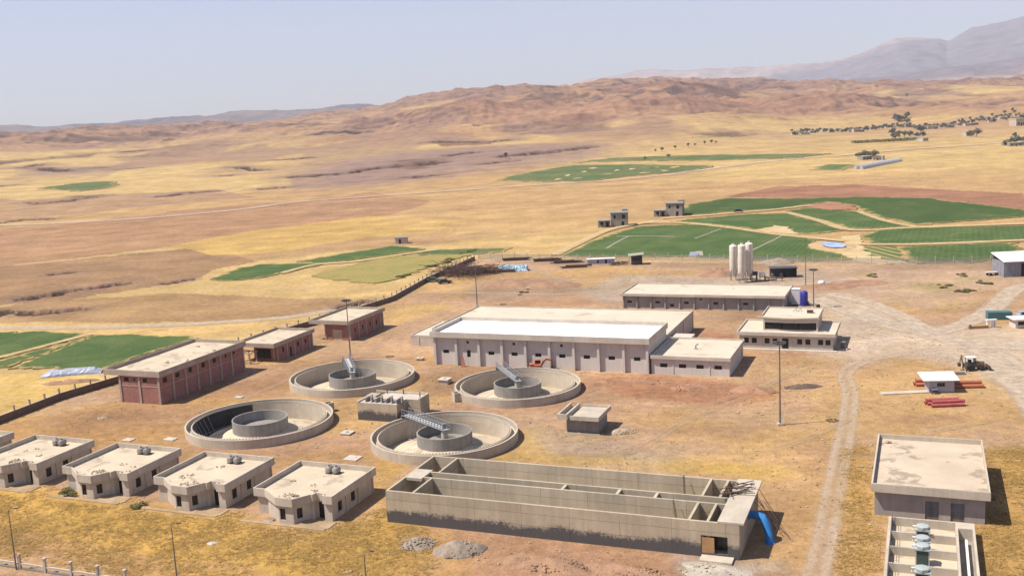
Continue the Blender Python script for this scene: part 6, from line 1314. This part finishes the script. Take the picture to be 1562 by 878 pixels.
vhouse(1474, 208, 'small white house left of two round trees in the straw', None, 1, .9); vhouse(1550, 194, 'big white building at the right end of the distant village', None, 1, 1.5)
for (x, y) in [(1530, 223), (1540, 225), (1556, 223)]: vhouse(x, y, 'long farm shed by the right edge below the village', 'sheds at the right edge', 2, .8)
for o in list(protos)+vh: 
    if not o['label']: bpy.data.objects.remove(o, do_unlink=True)
# ------------------------------------------------------------------ dry grass and stones
def tufts():
    pts = []; rn = np.random.default_rng(3)
    gm = (GG > .5) & (np.hypot(GX, GY) < 185) & (np.hypot(GX, GY) > 75) & (np.abs(np.degrees(np.arctan2(GX, GY))) < 33)
    idx = np.where(gm)[0]; r = np.hypot(GX[idx], GY[idx]); w = r*r; w = w/w.sum()
    pick = rn.choice(idx, 34000, p=w); jx = rn.normal(0, .45, (len(pick), 2)); x, y = GX[pick]+jx[:, 0], GY[pick]+jx[:, 1]
    dens = fbm(x/3.2, y/3.2, 4, 40); k = dens+rn.uniform(-.25, .25, len(x)) > .47; x, y = x[k], y[k]
    ga = x*GAX[0]+y*GAX[1]; gb = x*GBX[0]+y*GBX[1]
    blk = np.zeros(len(x), bool)
    for a0, a1, b0, b1 in [(-63.5, -18, 109, 123.6), (-5.6, 7.6, 125.8, 145.6), (-3.8, 6.2, 95, 123), (-90.5, -79, 148, 156.5)]+[(a-.8, a+12.3, 104.2, 119.6) for a in (-81.2, -97.9, -114.6, -131.6, -148.6)]: blk |= (ga > a0) & (ga < a1) & (gb > b0) & (gb < b1)
    for c, rd in ((c1, 12.6), (c2, 12), (c3, 12), (c4, 12.7)): blk |= np.hypot(x-c[0], y-c[1]) < rd
    x, y = x[~blk], y[~blk]; n = len(x)
    B = 5; v = np.zeros((n, B, 3, 3)); a = rn.uniform(0, 6.28, (n, B)); h = rn.uniform(.06, .2, (n, 1))*rn.uniform(.7, 1.2, (n, B)); le = rn.uniform(.2, .5, (n, B)); wd_ = .05
    ox, oy = x[:, None]+rn.normal(0, .12, (n, B)), y[:, None]+rn.normal(0, .12, (n, B))
    v[..., 0, 0] = ox-np.sin(a)*wd_; v[..., 0, 1] = oy+np.cos(a)*wd_; v[..., 1, 0] = ox+np.sin(a)*wd_; v[..., 1, 1] = oy-np.cos(a)*wd_
    v[..., 2, 0] = ox+np.cos(a)*le; v[..., 2, 1] = oy+np.sin(a)*le; v[..., 2, 2] = h
    V = v.reshape(-1, 3); me = bpy.data.meshes.new('dry_grass'); me.vertices.add(len(V)); me.vertices.foreach_set('co', V.ravel()); nt_ = len(V)//3
    me.loops.add(len(V)); me.loops.foreach_set('vertex_index', np.arange(len(V), dtype=np.int32)); me.polygons.add(nt_); me.polygons.foreach_set('loop_start', (np.arange(nt_)*3).astype(np.int32)); me.update(calc_edges=True)
    gm_ = mat('dry straw', alb(244, 206, 128), var=.2, scale=.2, bump=0); N = gm_.node_tree.nodes; L = gm_.node_tree.links.new
    pb = N['Principled BSDF']; tr = N.new('ShaderNodeBsdfTranslucent'); mx = N.new('ShaderNodeMixShader'); mx.inputs[0].default_value = .5
    L(pb.inputs['Base Color'].links[0].from_socket, tr.inputs['Color']); L(pb.outputs[0], mx.inputs[1]); L(tr.outputs[0], mx.inputs[2]); L(mx.outputs[0], N['Material Output'].inputs['Surface'])
    me.materials.append(gm_); o = bpy.data.objects.new('dry_grass', me); COL.objects.link(o); tag(o, 'yellow dry grass covering the ground around the small houses', 'grass', kind='stuff')
tufts()
def weeds():
    rn = random.Random(77); q = MB()
    for i in range(5200):
        x, y = W(rn.uniform(-150, 40), rn.uniform(95, 320)); a, b = AB((x, y))
        if any(x0 < a < x1 and y0 < b < y1 for x0, x1, y0, y1 in [(-64, -18, 108, 124), (-108, -33, 187, 229), (-72, -31, 250, 267), (-36, -16, 211, 225), (-6, 8, 125, 146), (-4, 6, 95, 123), (-92, -79, 148, 157), (-146, -131, 149, 176), (-140, -129, 181, 199), (-135, -123, 204, 222), (-150, -68, 103, 119)]): continue
        if any(math.hypot(x-c[0], y-c[1]) < 13 for c in (c1, c2, c3, c4)): continue
        if float(fbm(np.array([x/18]), np.array([y/18]), 3, 81)[0]) < .49: continue
        for k in range(4):
            t = rn.uniform(0, 6.28); s = rn.uniform(.1, .34); c, e = math.cos(t), math.sin(t); ox, oy = x+rn.uniform(-.15, .15), y+rn.uniform(-.15, .15)
            q.add([(ox-e*.06, oy+c*.06, 0), (ox+e*.06, oy-c*.06, 0), (ox+c*s, oy+e*s, s*rn.uniform(.4, .9))], [(0, 1, 2)])
    o = q.build('dry_weeds', mat('dry weed', alb(176, 146, 84), var=.4, scale=.3, bump=0)); tag(o, 'sparse dry weeds dotted over the bare soil of the works', 'weeds', kind='stuff')
weeds()
def loose_stones():
    rn = random.Random(12); q = MB()
    for i in range(5200):
        a, b = rn.uniform(-110, 30), rn.uniform(92, 245)
        if any(x0 < a < x1 and y0 < b < y1 for x0, x1, y0, y1 in [(-64, -18, 108, 124), (-108, -33, 187, 229), (-72, -31, 250, 267), (-36, -16, 211, 225), (-6, 8, 125, 146), (-4, 6, 95, 123), (-91, -79, 148, 156)]): continue
        x, y = W(a, b)
        if any(math.hypot(x-c[0], y-c[1]) < 13 for c in (c1, c2, c3, c4)): continue
        if float(fbm(np.array([x/12]), np.array([y/12]), 3, 55)[0]) < .5: continue
        s = .05+.26*rn.random()**2.5; q.stone((x, y, s*.3), s, rn)
    o = q.build('loose_stones', STONE); tag(o, 'small stones scattered over the bare soil of the works', 'stones', kind='stuff')
loose_stones()
def haze_box():
    o = MB().box(-16000, 16000, -3000, 19500, -60, 1750).build('haze', bpy.data.materials.new('haze air')); m = o.data.materials[0]
    m.use_nodes = True; N = m.node_tree.nodes; N.remove(N['Principled BSDF']); v = N.new('ShaderNodeVolumePrincipled')
    v.inputs['Density'].default_value = HAZE; v.inputs['Color'].default_value = (.95, .955, 1, 1); v.inputs['Anisotropy'].default_value = 0.0
    m.node_tree.links.new(v.outputs[0], N['Material Output'].inputs['Volume'])
    o['kind'] = 'stuff'; o['label'] = 'pale lavender haze lying over the plain and mountains'; o['category'] = 'haze'
haze_box()
